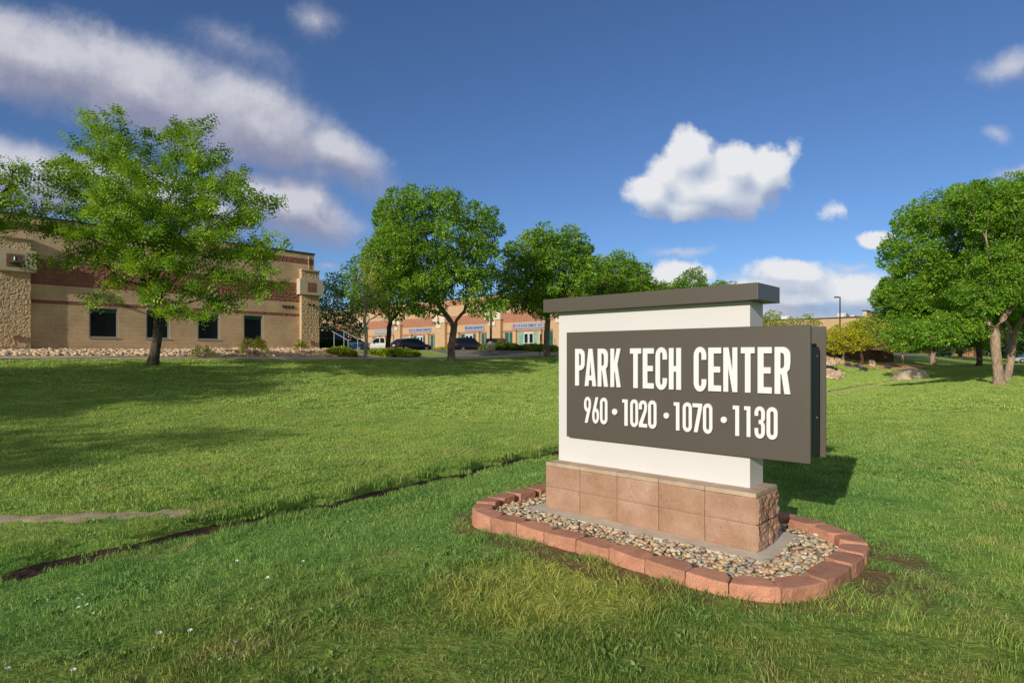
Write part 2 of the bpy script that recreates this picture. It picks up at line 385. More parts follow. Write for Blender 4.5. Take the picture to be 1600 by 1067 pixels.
# ------------------------------------------------------------------ camera, light, world
cam = bpy.data.cameras.new('camera'); co = bpy.data.objects.new('camera', cam); C.objects.link(co)
co.location = (0, 0, H); co.rotation_euler = (R(90), 0, 0)
cam.sensor_width = 36; cam.lens = 36*F/1600; cam.shift_y = (HY-533.5)/1600; cam.clip_end = 5000; cam.clip_start = .05
scene.camera = co
SUN = Vector((-.538, -.843, 0)).normalized(); EL = R(19.8)
S3 = Vector((SUN.x*math.cos(EL), SUN.y*math.cos(EL), math.sin(EL)))
sl = bpy.data.lights.new('sun', 'SUN'); sl.energy = 3.6; sl.angle = R(.53); sl.color = (1.0, .90, .745)
so = bpy.data.objects.new('sun', sl); C.objects.link(so); so.location = S3*60; so.rotation_euler = (-S3).to_track_quat('-Z', 'Y').to_euler()
scene.view_settings.view_transform = 'Standard'; scene.view_settings.look = 'None'; scene.view_settings.gamma = 1
scene.view_settings.exposure = .12; scene.view_settings.use_curve_mapping = False
scene.render.engine = 'CYCLES'
scene.cycles.use_denoising = True
scene.cycles.max_bounces = 6; scene.cycles.transparent_max_bounces = 6
wd = bpy.data.worlds.new('World'); scene.world = wd; wd.use_nodes = True; nt = wd.node_tree; nt.nodes.clear(); T = NT(nt)
sky = T.n('ShaderNodeTexSky', sky_type='NISHITA'); sky.sun_disc = False; sky.sun_elevation = EL; sky.sun_rotation = math.atan2(S3.x, S3.y)
sky.altitude = 1600; sky.air_density = 1.0; sky.dust_density = .6; sky.ozone_density = 2.2
# clouds: a direction field, ellipses of vapour broken up by fractal noise
def cloud_group():
    g = bpy.data.node_groups.new('cloud_density', 'ShaderNodeTree')
    g.interface.new_socket('P', in_out='INPUT', socket_type='NodeSocketVector')
    g.interface.new_socket('Puff', in_out='OUTPUT', socket_type='NodeSocketFloat')
    g.interface.new_socket('Veil', in_out='OUTPUT', socket_type='NodeSocketFloat')
    g.interface.new_socket('Body', in_out='OUTPUT', socket_type='NodeSocketFloat')
    G = NT(g); gi = g.nodes.new('NodeGroupInput').outputs[0]; go = g.nodes.new('NodeGroupOutput')
    w1 = G.noise(gi, 6.5, 6, .62, 'Color'); off = G.n('ShaderNodeVectorMath', operation='SUBTRACT', ins={0: w1, 1: (.5, .5, .5)})
    sc = G.n('ShaderNodeVectorMath', operation='SCALE', ins={0: off.outputs[0], 'Scale': .065})
    p = G.n('ShaderNodeVectorMath', operation='ADD', ins={0: gi, 1: sc.outputs[0]}).outputs[0]
    def field(blobs):
        acc = None
        for (x, y, rx, ry, rot, st) in blobs:
            mp = G.n('ShaderNodeMapping', vector_type='TEXTURE', ins={'Vector': p, 'Location': ((x-CX)/F, 0, (HY-y)/F), 'Rotation': (0, R(rot), 0), 'Scale': (rx/F, 1e6, ry/F)})
            ln = G.n('ShaderNodeVectorMath', operation='LENGTH', ins={0: mp.outputs[0]}).outputs['Value']
            d = G.math('MULTIPLY', G.math('SUBTRACT', 1.0, ln), st)
            acc = d if acc is None else G.math('SMOOTH_MAX', acc, d, .18)
        return acc
    puff = field([(1105, 298, 132, 56, 0, 1), (1078, 244, 50, 50, 0, 1), (1035, 268, 40, 36, 0, .8), (1148, 262, 50, 42, 0, .95), (1196, 272, 50, 50, 0, 1), (1015, 300, 48, 44, 0, .9), (1070, 330, 90, 26, 0, .85), (1234, 238, 18, 26, 10, .27),
                  (1370, 368, 36, 18, 0, .85), (1065, 428, 62, 24, 0, .75), (1235, 424, 82, 22, 0, .8), (1040, 442, 60, 20, 0, .55), (1340, 452, 90, 34, 0, .72), (1255, 462, 90, 26, 0, .62), (1170, 455, 60, 20, 0, .5),
                  (1304, 328, 26, 17, 0, .26)])
    veil = field([(40, 85, 270, 96, 14, 1.1), (230, 145, 260, 92, 22, 1.1), (400, 195, 200, 88, 26, 1.1), (530, 245, 120, 50, 32, .85), (510, 225, 60, 50, 40, .8), (488, 312, 44, 30, 25, .8), (0, 270, 200, 76, 12, 1.1), (440, 318, 165, 56, 22, 1.05), (250, 310, 200, 60, 15, 1),
                  (370, 80, 110, 45, 25, .30), (495, 28, 52, 36, 0, .34), (1575, 98, 62, 34, -25, .5), (1556, 218, 24, 18, 0, .35), (1590, 270, 62, 18, -18, .45), (515, 412, 34, 9, 0, .4),
                  (1060, 396, 75, 9, -4, .4), (1270, 450, 190, 44, 0, .75), (1180, 492, 280, 42, 0, .7), (1330, 412, 40, 10, 0, .4), (950, 515, 330, 30, 0, .4)])
    n = G.math('ADD', G.math('SUBTRACT', G.noise(gi, 15, 10, .66), .5), G.math('MULTIPLY', G.math('SUBTRACT', G.noise(gi, 46, 6, .6), .5), .32)); n2 = G.math('SUBTRACT', G.noise(gi, 5.5, 10, .68), .5)
    g.links.new(G.math('ADD', puff, G.math('MULTIPLY', n, .85)), go.inputs[0])
    g.links.new(G.math('ADD', veil, G.math('MULTIPLY', n2, .95)), go.inputs[1])
    g.links.new(G.math('ADD', puff, G.math('MULTIPLY', G.math('SUBTRACT', G.noise(gi, 9, 4, .5), .5), .30)), go.inputs[2])
    return g
CG = cloud_group()
dirn = T.n('ShaderNodeTexCoord').outputs['Generated']
sx = T.n('ShaderNodeSeparateXYZ', ins={0: dirn})
yy = T.math('MAXIMUM', sx.outputs[1], .02)
P2 = T.n('ShaderNodeCombineXYZ', ins={0: T.math('DIVIDE', sx.outputs[0], yy), 1: 0.0, 2: T.math('DIVIDE', sx.outputs[2], yy)}).outputs[0]
def cg(vec):
    nd = T.nt.nodes.new('ShaderNodeGroup'); nd.node_tree = CG; T.nt.links.new(vec, nd.inputs[0]); return nd.outputs
c0 = cg(P2)
P3 = T.n('ShaderNodeVectorMath', operation='ADD', ins={0: P2, 1: (-.014, 0, .036)}).outputs[0]
c1 = cg(P3)
pa = T.n('ShaderNodeMapRange', interpolation_type='SMOOTHSTEP', ins={0: c0[0], 1: -.02, 2: .34}).outputs[0]
va = T.n('ShaderNodeMapRange', interpolation_type='SMOOTHSTEP', ins={0: c0[1], 1: -.06, 2: .66}).outputs[0]
front = T.math('GREATER_THAN', sx.outputs[1], .03)
pl = T.math('MULTIPLY_ADD', T.math('SUBTRACT', c0[2], c1[2]), 1.15, .60, clamp=True)
vl = T.math('MULTIPLY_ADD', T.math('SUBTRACT', c0[1], c1[1]), 1.5, .45, clamp=True)
pcol = T.ramp(pl, [(0, (.28, .34, .52)), (.45, (.48, .54, .64)), (1, (.74, .75, .78))])
vcol = T.ramp(vl, [(0, (.26, .27, .37)), (.5, (.40, .40, .48)), (1, (.60, .60, .65))])
skyc = T.n('ShaderNodeVectorMath', operation='SCALE', ins={0: sky.outputs[0], 'Scale': .085}).outputs[0]
skyc = T.mix(1.0, skyc, (.72, .91, 1.18), 'MULTIPLY')
col = T.mix(T.math('MULTIPLY', va, T.math('MULTIPLY', front, .88)), skyc, vcol)
col = T.mix(T.math('MULTIPLY', pa, front), col, pcol)
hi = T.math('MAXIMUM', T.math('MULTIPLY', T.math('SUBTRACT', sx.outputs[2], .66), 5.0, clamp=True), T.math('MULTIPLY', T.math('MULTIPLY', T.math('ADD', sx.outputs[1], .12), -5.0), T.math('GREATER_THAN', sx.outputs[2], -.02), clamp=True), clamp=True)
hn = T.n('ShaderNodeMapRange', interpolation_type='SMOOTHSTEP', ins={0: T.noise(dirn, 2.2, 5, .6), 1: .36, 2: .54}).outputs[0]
col = T.mix(T.math('MULTIPLY', hi, hn), col, (.31, .305, .295))  # unseen cloud cover overhead and behind the camera, added as neutral ambient fill
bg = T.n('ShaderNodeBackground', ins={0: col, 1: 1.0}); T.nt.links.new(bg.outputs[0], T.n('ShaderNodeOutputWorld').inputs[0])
wd.cycles.sampling_method = 'MANUAL'; wd.cycles.sample_map_resolution = 512

# ------------------------------------------------------------------ ground
M['ditch_dry'] = simple('dry_ditch_soil', (.62, .46, .30), .95, .35, 2, .6, 20)
def ground():
    s = np.unique(np.round(np.concatenate([np.linspace(-400, -40, 10), np.linspace(-40, -8, 25), np.linspace(-8, -.6, 38), np.linspace(-.6, .6, 41), np.linspace(.6, 26, 70), np.linspace(26, 70, 40), np.linspace(70, 500, 15)]), 4))
    v = np.unique(np.round(np.concatenate([np.linspace(-60, -10, 12), np.linspace(-10, 40, 201), np.linspace(40, 110, 120), np.linspace(110, 250, 40), np.linspace(250, 900, 14)]), 4))
    S, V = np.meshgrid(s, v, indexing='ij'); U = S+ditch_u(V); Z = hgt_uv(U, V)
    X = U*Lx+V*Nx; Y = U*Ly+V*Ny
    verts = np.stack([X, Y, Z], -1).reshape(-1, 3); a, b = len(s), len(v)
    I = np.arange(a*b).reshape(a, b); q = np.stack([I[:-1, :-1], I[1:, :-1], I[1:, 1:], I[:-1, 1:]], -1).reshape(-1, 4)[:, ::-1]
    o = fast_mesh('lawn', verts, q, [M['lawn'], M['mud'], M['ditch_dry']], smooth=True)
    sc = (S[:-1, :-1]+S[1:, 1:])/2; vc = (V[:-1, :-1]+V[1:, 1:])/2
    mi = np.where((sc > -.38) & (sc < .07) & (vc < 25), 1, 0).reshape(-1).astype(np.int32)
    o.data.polygons.foreach_set('material_index', mi)
    if o.data.polygons[0].normal.z < 0: o.data.flip_normals()
    tagp(o, kind='structure')
ground()

def strip(name, us, vs, mat, dz, kind='structure', thick=.0, parent=None, edge=None, label=None):
    """a sheet following the terrain over [us]x[vs]"""
    U, V = np.meshgrid(us, vs, indexing='ij'); 
    if edge is not None: U, V = edge(U, V)
    Z = hgt_uv(U, V, False)+dz
    verts = np.stack([U*Lx+V*Nx, U*Ly+V*Ny, Z], -1).reshape(-1, 3); a, b = U.shape
    I = np.arange(a*b).reshape(a, b); q = np.stack([I[:-1, :-1], I[1:, :-1], I[1:, 1:], I[:-1, 1:]], -1).reshape(-1, 4)[:, ::-1]
    if thick:
        n = len(verts); bot = verts.copy(); bot[:, 2] -= thick; verts = np.concatenate([verts, bot])
        ring = np.concatenate([I[:, 0], I[-1, 1:], I[-2::-1, -1], I[0, -2:0:-1]])
        r2 = np.roll(ring, -1); q = np.concatenate([q, np.stack([ring, r2, r2+n, ring+n], -1)])
    o = fast_mesh(name, verts, q, mat, parent=parent)
    tagp(o, label, kind=kind); return o
strip('sidewalk', np.linspace(27.9, 29.3, 8), np.linspace(-12, 50, 150), M['concrete'], .05, thick=.16)
strip('driveway', np.linspace(29.32, 33.5, 12), np.linspace(27.0, 50, 60), M['asphalt'], .03, thick=.06)
strip('parking_lot', np.linspace(33.5, 110, 60), np.linspace(26.0, 56.5, 50), M['asphalt'], .034, thick=.06)
strip('kerb', np.linspace(40, 110, 60), np.linspace(56.5, 56.9, 3), M['kerb'], .15, thick=.3)
strip('shop_pavement', np.linspace(40, 110, 60), np.linspace(59.2, 62.4, 6), M['concrete'], .12, thick=.3)
strip('road', np.linspace(17.5, 30, 12), np.linspace(60, 140, 60), M['asphalt'], .04, thick=.06)
# bare track joining the swale
tr = np.array([(12.5, -3.0), (10.6, -.8), (9.35, .7), (8.75, 1.5), (8.15, 2.4), (7.85, 2.9)])
def track():
    vs, fs = [], []; n = 60
    tt = np.linspace(0, len(tr)-1, n); cu = np.interp(tt, range(len(tr)), tr[:, 0]); cv = np.interp(tt, range(len(tr)), tr[:, 1])
    for i in range(n):
        d = np.array([cu[min(i+1, n-1)]-cu[max(i-1, 0)], cv[min(i+1, n-1)]-cv[max(i-1, 0)]]); d /= np.linalg.norm(d)
        w = (.22+.07*math.sin(i*1.3)+.05*math.sin(i*.47+2))
        for k in (-1, -.4, .4, 1):
            u, v = cu[i]-d[1]*w*k, cv[i]+d[0]*w*k; vs.append(W(u, v, float(hgt_uv(u, v, False))+.012-(.02 if abs(k) == 1 else 0)))
        if i: 
            for k in range(3): fs.append((4*i-4+k, 4*i-3+k, 4*i+1+k, 4*i+k))
    o = obj_from('dirt_path', vs, fs, M['dirt']); tagp(o, kind='structure')
track()
_vs = np.linspace(20.5, 61, 120)
strip('dry_wash', np.linspace(-.55, .12, 6), _vs, M['ditch_dry'], .015, edge=lambda U, V: (U*(1+.18*np.sin(V*1.1))*np.interp(V, [20.5, 25, 55, 61], [.35, 1, 1, .6])+ditch_u(V), V))

# ------------------------------------------------------------------ the monument sign
C0u, C0v = 1.8132, 4.8697        # base's near corner in (u,v)
def SF(s, n, z): return W(C0u+s, C0v+n, z)     # s along the face away from the camera's right, n into the sign, z up
def sign_px(px, n=0.0):
    """s of the vertical line seen at px on the plane n"""
    v = C0v+n; u, Y = at_v(px, v); return u-C0u, Y
sign = thing('monument_sign', 'cream and grey monument sign reading PARK TECH CENTER on a tan block base', 'sign', SF(1.1, .24, 0))
b = MB(SF); b.box(-.135, 2.30, -.195, .74, -.10, .028, bev=.006); b.build('footing', M['footing'], sign)
# base blocks: two courses of five along the face, split rock end
def rock(a, b_, c, amp=.022): 
    return amp*(noise.noise(Vector((a*9, b_*9, c*9)))+.6*noise.noise(Vector((a*22, b_*22, c*22)))+.35*noise.noise(Vector((a*45, b_*45, c*45))))
def base_blocks():
    vs, fs, tint = [], [], []
    def face(o, du, dv, nu, nv, amp, nrm, t):
        i0 = len(vs)
        for i in range(nu+1):
            for j in range(nv+1):
                p = Vector(o)+Vector(du)*(i/nu)+Vector(dv)*(j/nv); ed = min(i, nu-i, j, nv-j)
                a = rock(p.x, p.y, p.z, amp)+(0 if ed else -.35*abs(amp)) + (amp*1.0 if ed else 0)*.8
                vs.append(SF(*(p+Vector(nrm)*a)))
        for i in range(nu):
            for j in range(nv):
                q = i0+i*(nv+1)+j; fs.append((q, q+nv+1, q+nv+2, q+1)); tint.append(t)
    N5 = 5; g = .0035; Lb = 2.175
    for c_, (z0, z1) in enumerate(((.028, .243), (.243, .458))):
        for k in range(N5):
            s0, s1 = Lb*k/N5+g/2, Lb*(k+1)/N5-g/2; t = random.random(); za, zb = z0+g/2*c_, z1-g/2*(1-c_)
            face((s0, 0, za), (s1-s0, 0, 0), (0, 0, zb-za), 24, 14, .0038, (0, -1, 0), t)      # front
            face((s0, .48, za), (s1-s0, 0, 0), (0, 0, zb-za), 6, 5, .004, (0, 1, 0), t)
            if k == 0: 
                for n0, n1 in ((0, .235), (.238, .48)): face((0, n0, za), (0, n1-n0, 0), (0, 0, zb-za), 20, 22, .020, (-1, 0, 0), t)
            if k == N5-1: face((Lb, 0, za), (0, .48, 0), (0, 0, zb-za), 14, 12, .02, (1, 0, 0), t)
            for (ss, dd) in ((s0, 1), (s1, -1)):
                if 0 < k < N5 or dd == -1 or k: face((ss, .001, za), (0, .05, 0), (0, 0, zb-za), 1, 1, 0, (0, 0, 0), t)
    # core
    o = obj_from('base_blocks', vs, fs, M['base'], sign)
    at = o.data.attributes.new('tint', 'FLOAT', 'FACE'); at.data.foreach_set('value', tint)
    bm = bmesh.new(); bm.from_mesh(o.data); bmesh.ops.recalc_face_normals(bm, faces=bm.faces); bm.to_mesh(o.data); bm.free()
    c = MB(SF); c.box(.012, Lb-.012, .012, .468, .028, .45); c.build('base_core', M['base'], sign)
base_blocks()
c = MB(SF)
for k in range(5):
    c.box(2.175*k/5+.002, 2.175*(k+1)/5-.002, .0, .238, .460, .497, bev=.004); c.box(2.175*k/5+.002, 2.175*(k+1)/5-.002, .242, .48, .460, .497, bev=.004)
c.build('base_cap', M['base_cap'], sign)
BZ = .497
b = MB(SF); b.box(.118, 2.14, .176, .470, BZ, 2.0575, bev=.002); b.build('body', M['sign_body'], sign)
b = MB(SF); b.box(.016, 2.272, .076, .588, 2.059, 2.197, bev=.003); b.build('cap', M['sign_grey'], sign)
PN0 = .116; PS0 = .118-.486; PS1 = PS0+2.358; PZ0, PZ1 = .765, 1.8425
b = MB(SF); b.box(PS0, PS1, PN0, PN0+.022, PZ0, PZ1, bev=.0015); panel = b.build('front_panel', M['sign_grey'], sign)
b = MB(SF); b.box(PS0+.006, PS1-.05, PN0+.022, PN0+.058, PZ0+.012, PZ1-.012); b.build('panel_frame', M['sign_edge'], panel)
b = MB(SF); b.box(PS0, PS1, PN0+.41, PN0+.432, PZ0, PZ1, bev=.0015); back = b.build('rear_panel', M['sign_grey'], sign)
b = MB(SF); b.box(PS0+.03, .116, .177, .46, PZ0+.03, PZ1-.17, bev=.002); b.build('bracket', M['bracket'], sign)
for (z_) in (1.1, 1.6):
    b = MB(SF); b.cyl((PS0+.026, .40, z_), (PS0+.031, .40, z_), .006); b.build('screw', M['alu'], sign)

def arc(cx, cy, rx, ry, a0, a1, n=10):
    return [(cx+rx*math.cos(R(a0+(a1-a0)*i/n)), cy+ry*math.sin(R(a0+(a1-a0)*i/n))) for i in range(n+1)]
def glyph(ch):
    top = lambda: arc(.5, .80, .5, .20, 0, 180); itop = lambda x: arc(.5, .80, .5-x, .075, 180, 0)
    if ch == '0': return [arc(.5, .8, .5, .2, 0, 180)+arc(.5, .2, .5, .2, 180, 360), arc(.5, .8, .165, .07, 0, 180)+arc(.5, .2, .165, .07, 180, 360)]
    if ch == 'C': return [[(1, .71)]+arc(.5, .8, .5, .2, 0, 180)+arc(.5, .2, .5, .2, 180, 360)+[(1, .28), (.62, .28)]+arc(.51, .2, .115, .085, 0, -180)+arc(.51, .8, .115, .085, 180, 0)+[(.62, .71)]]
    if ch == 'E': return [[(0, 0), (1, 0), (1, .135), (.42, .135), (.42, .43), (.92, .43), (.92, .565), (.42, .565), (.42, .865), (1, .865), (1, 1), (0, 1)]]
    if ch == 'T': return [[(.3, 0), (.7, 0), (.7, .865), (1, .865), (1, 1), (0, 1), (0, .865), (.3, .865)]]
    if ch == 'H': return [[(0, 0), (.39, 0), (.39, .43), (.61, .43), (.61, 0), (1, 0), (1, 1), (.61, 1), (.61, .565), (.39, .565), (.39, 1), (0, 1)]]
    if ch == 'N': return [[(0, 0), (.35, 0), (.35, .56), (.66, 0), (1, 0), (1, 1), (.65, 1), (.65, .46), (.37, 1), (0, 1)]]
    if ch == 'A': return [[(0, 0), (.34, 0), (.38, .155), (.64, .155), (.68, 0), (1, 0), (.68, 1), (.34, 1)], [(.42, .285), (.60, .285), (.51, .70)]]
    if ch == 'K': return [[(0, 0), (.37, 0), (.37, .34), (.44, .44), (.62, 0), (1, 0), (.68, .585), (1, 1), (.62, 1), (.37, .62), (.37, 1), (0, 1)]]
    if ch == 'P': return [[(0, 0), (.40, 0), (.40, .42)]+arc(.52, .60, .48, .18, -90, 0, 8)+arc(.52, .82, .48, .18, 0, 90, 8)+[(0, 1)], [(.40, .545)]+arc(.47, .63, .15, .085, -90, 0, 6)+arc(.47, .79, .15, .085, 0, 90, 6)+[(.40, .875)]]
    if ch == 'R': return [[(0, 0), (.37, 0), (.37, .42), (.44, .42), (.63, 0), (1, 0), (.79, .46), (.95, .53)]+arc(.52, .66, .48, .1, -10, 0, 2)+arc(.52, .82, .48, .18, 0, 90, 8)+[(0, 1)], [(.37, .545)]+arc(.45, .63, .17, .085, -90, 0, 6)+arc(.45, .79, .17, .085, 0, 90, 6)+[(.37, .875)]]
    if ch == '1': return [[(.40, 0), (1, 0), (1, 1), (0, 1), (0, .875), (.40, .875)]]
    if ch == '7': return [[(.13, 0), (.52, 0), (1, .88), (1, 1), (0, 1), (0, .865), (.60, .865)]]
    if ch == '2': return [[(0, 0), (1, 0), (1, .135), (.46, .135), (.95, .60)]+arc(.5, .8, .5, .2, -8, 180)+[(0, .66), (.36, .66)]+arc(.51, .8, .15, .075, 180, 0)+[(.66, .72), (.60, .62), (0, .13)]]
    if ch == '3': return [[(0, .32)]+arc(.5, .2, .5, .2, 180, 360)+[(1, .40), (.94, .47), (.80, .515), (.94, .56), (1, .63)]+arc(.5, .8, .5, .2, 0, 180)+[(0, .70), (.35, .70)]+arc(.5, .8, .15, .075, 180, 0)+[(.65, .64), (.60, .58), (.40, .575), (.40, .455), (.60, .45), (.65, .38)]+arc(.5, .2, .15, .075, 0, -180)+[(.35, .32)]]
    six = [[(.90, 1), (.50, 1), (.10, .52), (.02, .42)]+arc(.5, .26, .5, .26, 180, 360)+arc(.5, .36, .5, .22, 0, 82, 6), arc(.5, .33, .165, .12, 0, 180, 8)+arc(.5, .22, .165, .10, 180, 360, 8)]
    if ch == '6': return six
    if ch == '9': return [[(1-x, 1-y) for x, y in p] for p in six]
    return [arc(.5, .5, .5, .5, 0, 350, 24)]
def lettering(name, items, frame, depth, mat, parent):
    """items: (char, a0, a1, c0, c1) boxes; frame(a,c,d)->world; fills outlines with holes, gives them thickness"""
    VV, FF = [], []
    for ch, a0, a1, z0, z1 in items:
        cu = bpy.data.curves.new('tmp', 'CURVE'); cu.dimensions = '2D'; cu.fill_mode = 'BOTH'; cu.extrude = .5
        for poly in glyph(ch):
            sp = cu.splines.new('POLY'); sp.points.add(len(poly)-1); sp.use_cyclic_u = True
            for i, (x, y) in enumerate(poly): sp.points[i].co = (x*abs(a1-a0)*10, y*abs(z1-z0)*10, 0, 1)
        ob = bpy.data.objects.new('tmp', cu); me = ob.to_mesh(); i0 = len(VV)
        sg = 1 if a1 > a0 else -1
        for v in me.vertices: VV.append(frame(a0+sg*v.co.x/10, z0+v.co.y/10, depth*(v.co.z+.5)))
        for p in me.polygons: FF.append(tuple(i0+i for i in p.vertices))
        ob.to_mesh_clear(); bpy.data.objects.remove(ob); bpy.data.curves.remove(cu)
    o = obj_from(name, VV, FF, mat, parent)
    bm = bmesh.new(); bm.from_mesh(o.data); bmesh.ops.remove_doubles(bm, verts=bm.verts, dist=1e-5); bmesh.ops.recalc_face_normals(bm, faces=bm.faces); bm.to_mesh(o.data); bm.free()
    return o
fr = lambda a, c, d: SF(a, PN0-.008-d, c)
def zs(py, px): 
    _, Y = sign_px(px, PN0-.02); return zz(py, Y)
zt1 = (zs(544.9, 906)+zs(542.2, 1222))/2; zb1 = (zs(602.2, 906)+zs(615.9, 1222))/2
zt2 = (zs(620.2, 918)+zs(637.2, 1206))/2; zb2 = (zs(659.2, 918)+zs(686.2, 1206))/2
L1 = [('P', 898.7, 913.7), ('A', 913.6, 931.4), ('R', 933.9, 949.9), ('K', 953.8, 969.7), ('T', 984.5, 1001.7), ('E', 1004.4, 1021.6), ('C', 1024.3, 1042.2), ('H', 1045.2, 1064.1), ('C', 1084, 1103.7), ('E', 1106.7, 1126.8), ('N', 1130.3, 1152.1), ('T', 1157.7, 1179.2), ('E', 1183.9, 1205.9), ('R', 1210.4, 1234.9)]
L2 = [('9', 912.8, 923.4), ('6', 925.5, 935.9), ('0', 937.6, 949.1), ('.', 956.2, 964.4), ('1', 972.4, 980.8), ('0', 984.8, 997), ('2', 998.3, 1011.1), ('0', 1012.8, 1025.8), ('.', 1036.8, 1045.2), ('1', 1052.8, 1061.6), ('0', 1066.8, 1081), ('7', 1082.2, 1097.2), ('0', 1098.5, 1113.1), ('.', 1126.1, 1135.7), ('1', 1145, 1154.9), ('1', 1162.8, 1172.5), ('3', 1179.1, 1195.2), ('0', 1197.8, 1215)]
def row(lst, z0, z1, over=.008):
    out = []
    for ch, p0, p1 in lst:
        a, _ = sign_px(p0, PN0-.02); b_, _ = sign_px(p1, PN0-.02); o_ = over if ch in '0C369' else 0
        if ch == '.': zc = (z0+z1)/2; out.append((ch, a, b_, zc-abs(b_-a)/2, zc+abs(b_-a)/2))
        else: out.append((ch, a, b_, z0-o_, z1+o_))
    return out
lettering('lettering', row(L1, zb1, zt1), fr, .014, M['letter'], panel)['label'] = 'raised white capitals PARK TECH CENTER'
lettering('lettering', row(L2, zb2, zt2, .005), fr, .014, M['letter'], panel)['label'] = 'raised white numbers 960 1020 1070 1130 with dots between'

# edging blocks round the bed (outer top edge points, counter-clockwise from the far left)
outer = [(2.44, -.79), (2.14, -.85), (1.81, -.86), (1.475, -.88), (1.12, -.90), (.79, -.915), (.46, -.94), (.13, -.965), (-.17, -.945), (-.465, -.82), (-.65, -.50), (-.69, -.04), (-.69, .30), (-.66, .60), (-.50, .84), (-.24, 1.02), (.05, 1.14), (.38, 1.17), (.72, 1.18), (1.06, 1.19), (1.40, 1.20), (1.74, 1.20), (2.08, 1.18), (2.40, 1.12), (2.60, .92), (2.68, .62), (2.70, .30), (2.73, -.02), (2.72, -.32), (2.62, -.58)]
inner = []
cen = Vector((1.06, .15))
nO = len(outer)
for i in range(nO):
    p = Vector(outer[i]); a = Vector(outer[i-1]); b_ = Vector(outer[(i+1) % nO]); t = (b_-a).normalized(); n = Vector((t.y, -t.x)); n = n if n.dot(cen-p) > 0 else -n
    inner.append(p+n*.185)
bed_poly = np.array([(W(C0u+p[0], C0v+p[1]).x, W(C0u+p[0], C0v+p[1]).y) for p in outer])
M['_'] = None
def edging():
    names = {}
    for i in range(nO):
        j = (i+1) % nO
        a, b2 = Vector(outer[i]), Vector(outer[j]); ai, bi = inner[i], inner[j]
        c_ = (a+b2+ai+bi)/4
        t = (b2-a).normalized(); nn = Vector((t.y, -t.x)); nn = nn if nn.dot(c_-a) < 0 else -nn   # outward
        g = t*.004
        sh = .045   # block's rear corners are chamfered
        prof = [a+g, a+(b2-a)*.2+nn*.016, a+(b2-a)*.8+nn*.016, b2-g, bi-g-t*(.5*sh), bi-g-t*sh-nn*.02+nn*.02, ai+g+t*sh, ai+g+t*(.5*sh)]
        prof = [a+g, a+(b2-a)*.22+nn*.016, a+(b2-a)*.78+nn*.016, b2-g, bi-(bi-b2)*.38-g*1.2, bi-t*sh, ai+t*sh, ai+(a-ai)*.38+g*1.2]
        zc = random.uniform(-.006, .006); top = .100+zc; ctr = SF(c_.x, c_.y, 0)
        bm = bmesh.new(); lo = []; hi = []
        tilt = random.uniform(-.012, .012)
        for k, p in enumerate(prof):
            q = SF(p.x, p.y, 0); out = .006 if k in (0, 1, 2, 3) else 0
            qo = SF(p.x+nn.x*out, p.y+nn.y*out, 0)
            lo.append(bm.verts.new(Vector((qo.x, qo.y, -.06)))); hi.append(bm.verts.new(Vector((q.x, q.y, top+tilt*((p-c_).dot(t))/.2))))
        bm.faces.new(lo[::-1]); tf = bm.faces.new(hi)
        for k in range(8): bm.faces.new((lo[k], lo[(k+1) % 8], hi[(k+1) % 8], hi[k]))
        bmesh.ops.recalc_face_normals(bm, faces=bm.faces)
        bmesh.ops.bevel(bm, geom=[e for e in tf.edges], offset=.012, segments=2, profile=.5, affect='EDGES')
        side = [f for f in bm.faces if abs(f.normal.z) < .5 and f.calc_area() > .004]
        bmesh.ops.subdivide_edges(bm, edges=list({e for f in side for e in f.edges}), cuts=4, use_grid_fill=True)
        for v in bm.verts:
            if v.co.z < top-.02: v.co += Vector((noise.noise(v.co*40), noise.noise(v.co*40+Vector((9, 0, 0))), 0))*.006
            else: v.co += Vector((noise.noise(v.co*18), noise.noise(v.co*18+Vector((9, 0, 0))), .4*noise.noise(v.co*14)))*.003
        me = bpy.data.meshes.new('edging_block')
        for v in bm.verts: v.co -= ctr
        bm.to_mesh(me); bm.free(); me.materials.append(M['edging'])
        o = bpy.data.objects.new('edging_block', me); C.objects.link(o); o.location = ctr
        if i < 9: w = f"{['first','second','third','fourth','fifth','sixth','seventh','eighth','ninth'][i]} from the left end of the front row"
        elif i < 16: w = ['at the near right bend in front of the footing corner', 'right bend, just past the nearest corner block', 'right end, middle of the short side', 'right end, above the middle of the short side', 'right end bend behind the pebbles', 'behind the right end, next after the bend', 'behind the right end nearest the base'][i-9]
        elif i >= 24: w = ['at the rear left bend behind the base', 'left end, rear block beside the pebbles', 'left end, second block of the curve', 'left end, third block of the curve', 'left end, fourth block of the curve', 'left end tip of the bed'][i-24]
        else: w = f"{['first','second','third','fourth','fifth','sixth','seventh','eighth'][i-16]} of the back row counted from the right"
        tagp(o, 'red edging block, '+w, 'edging block', 'red edging blocks round the sign bed')
edging()

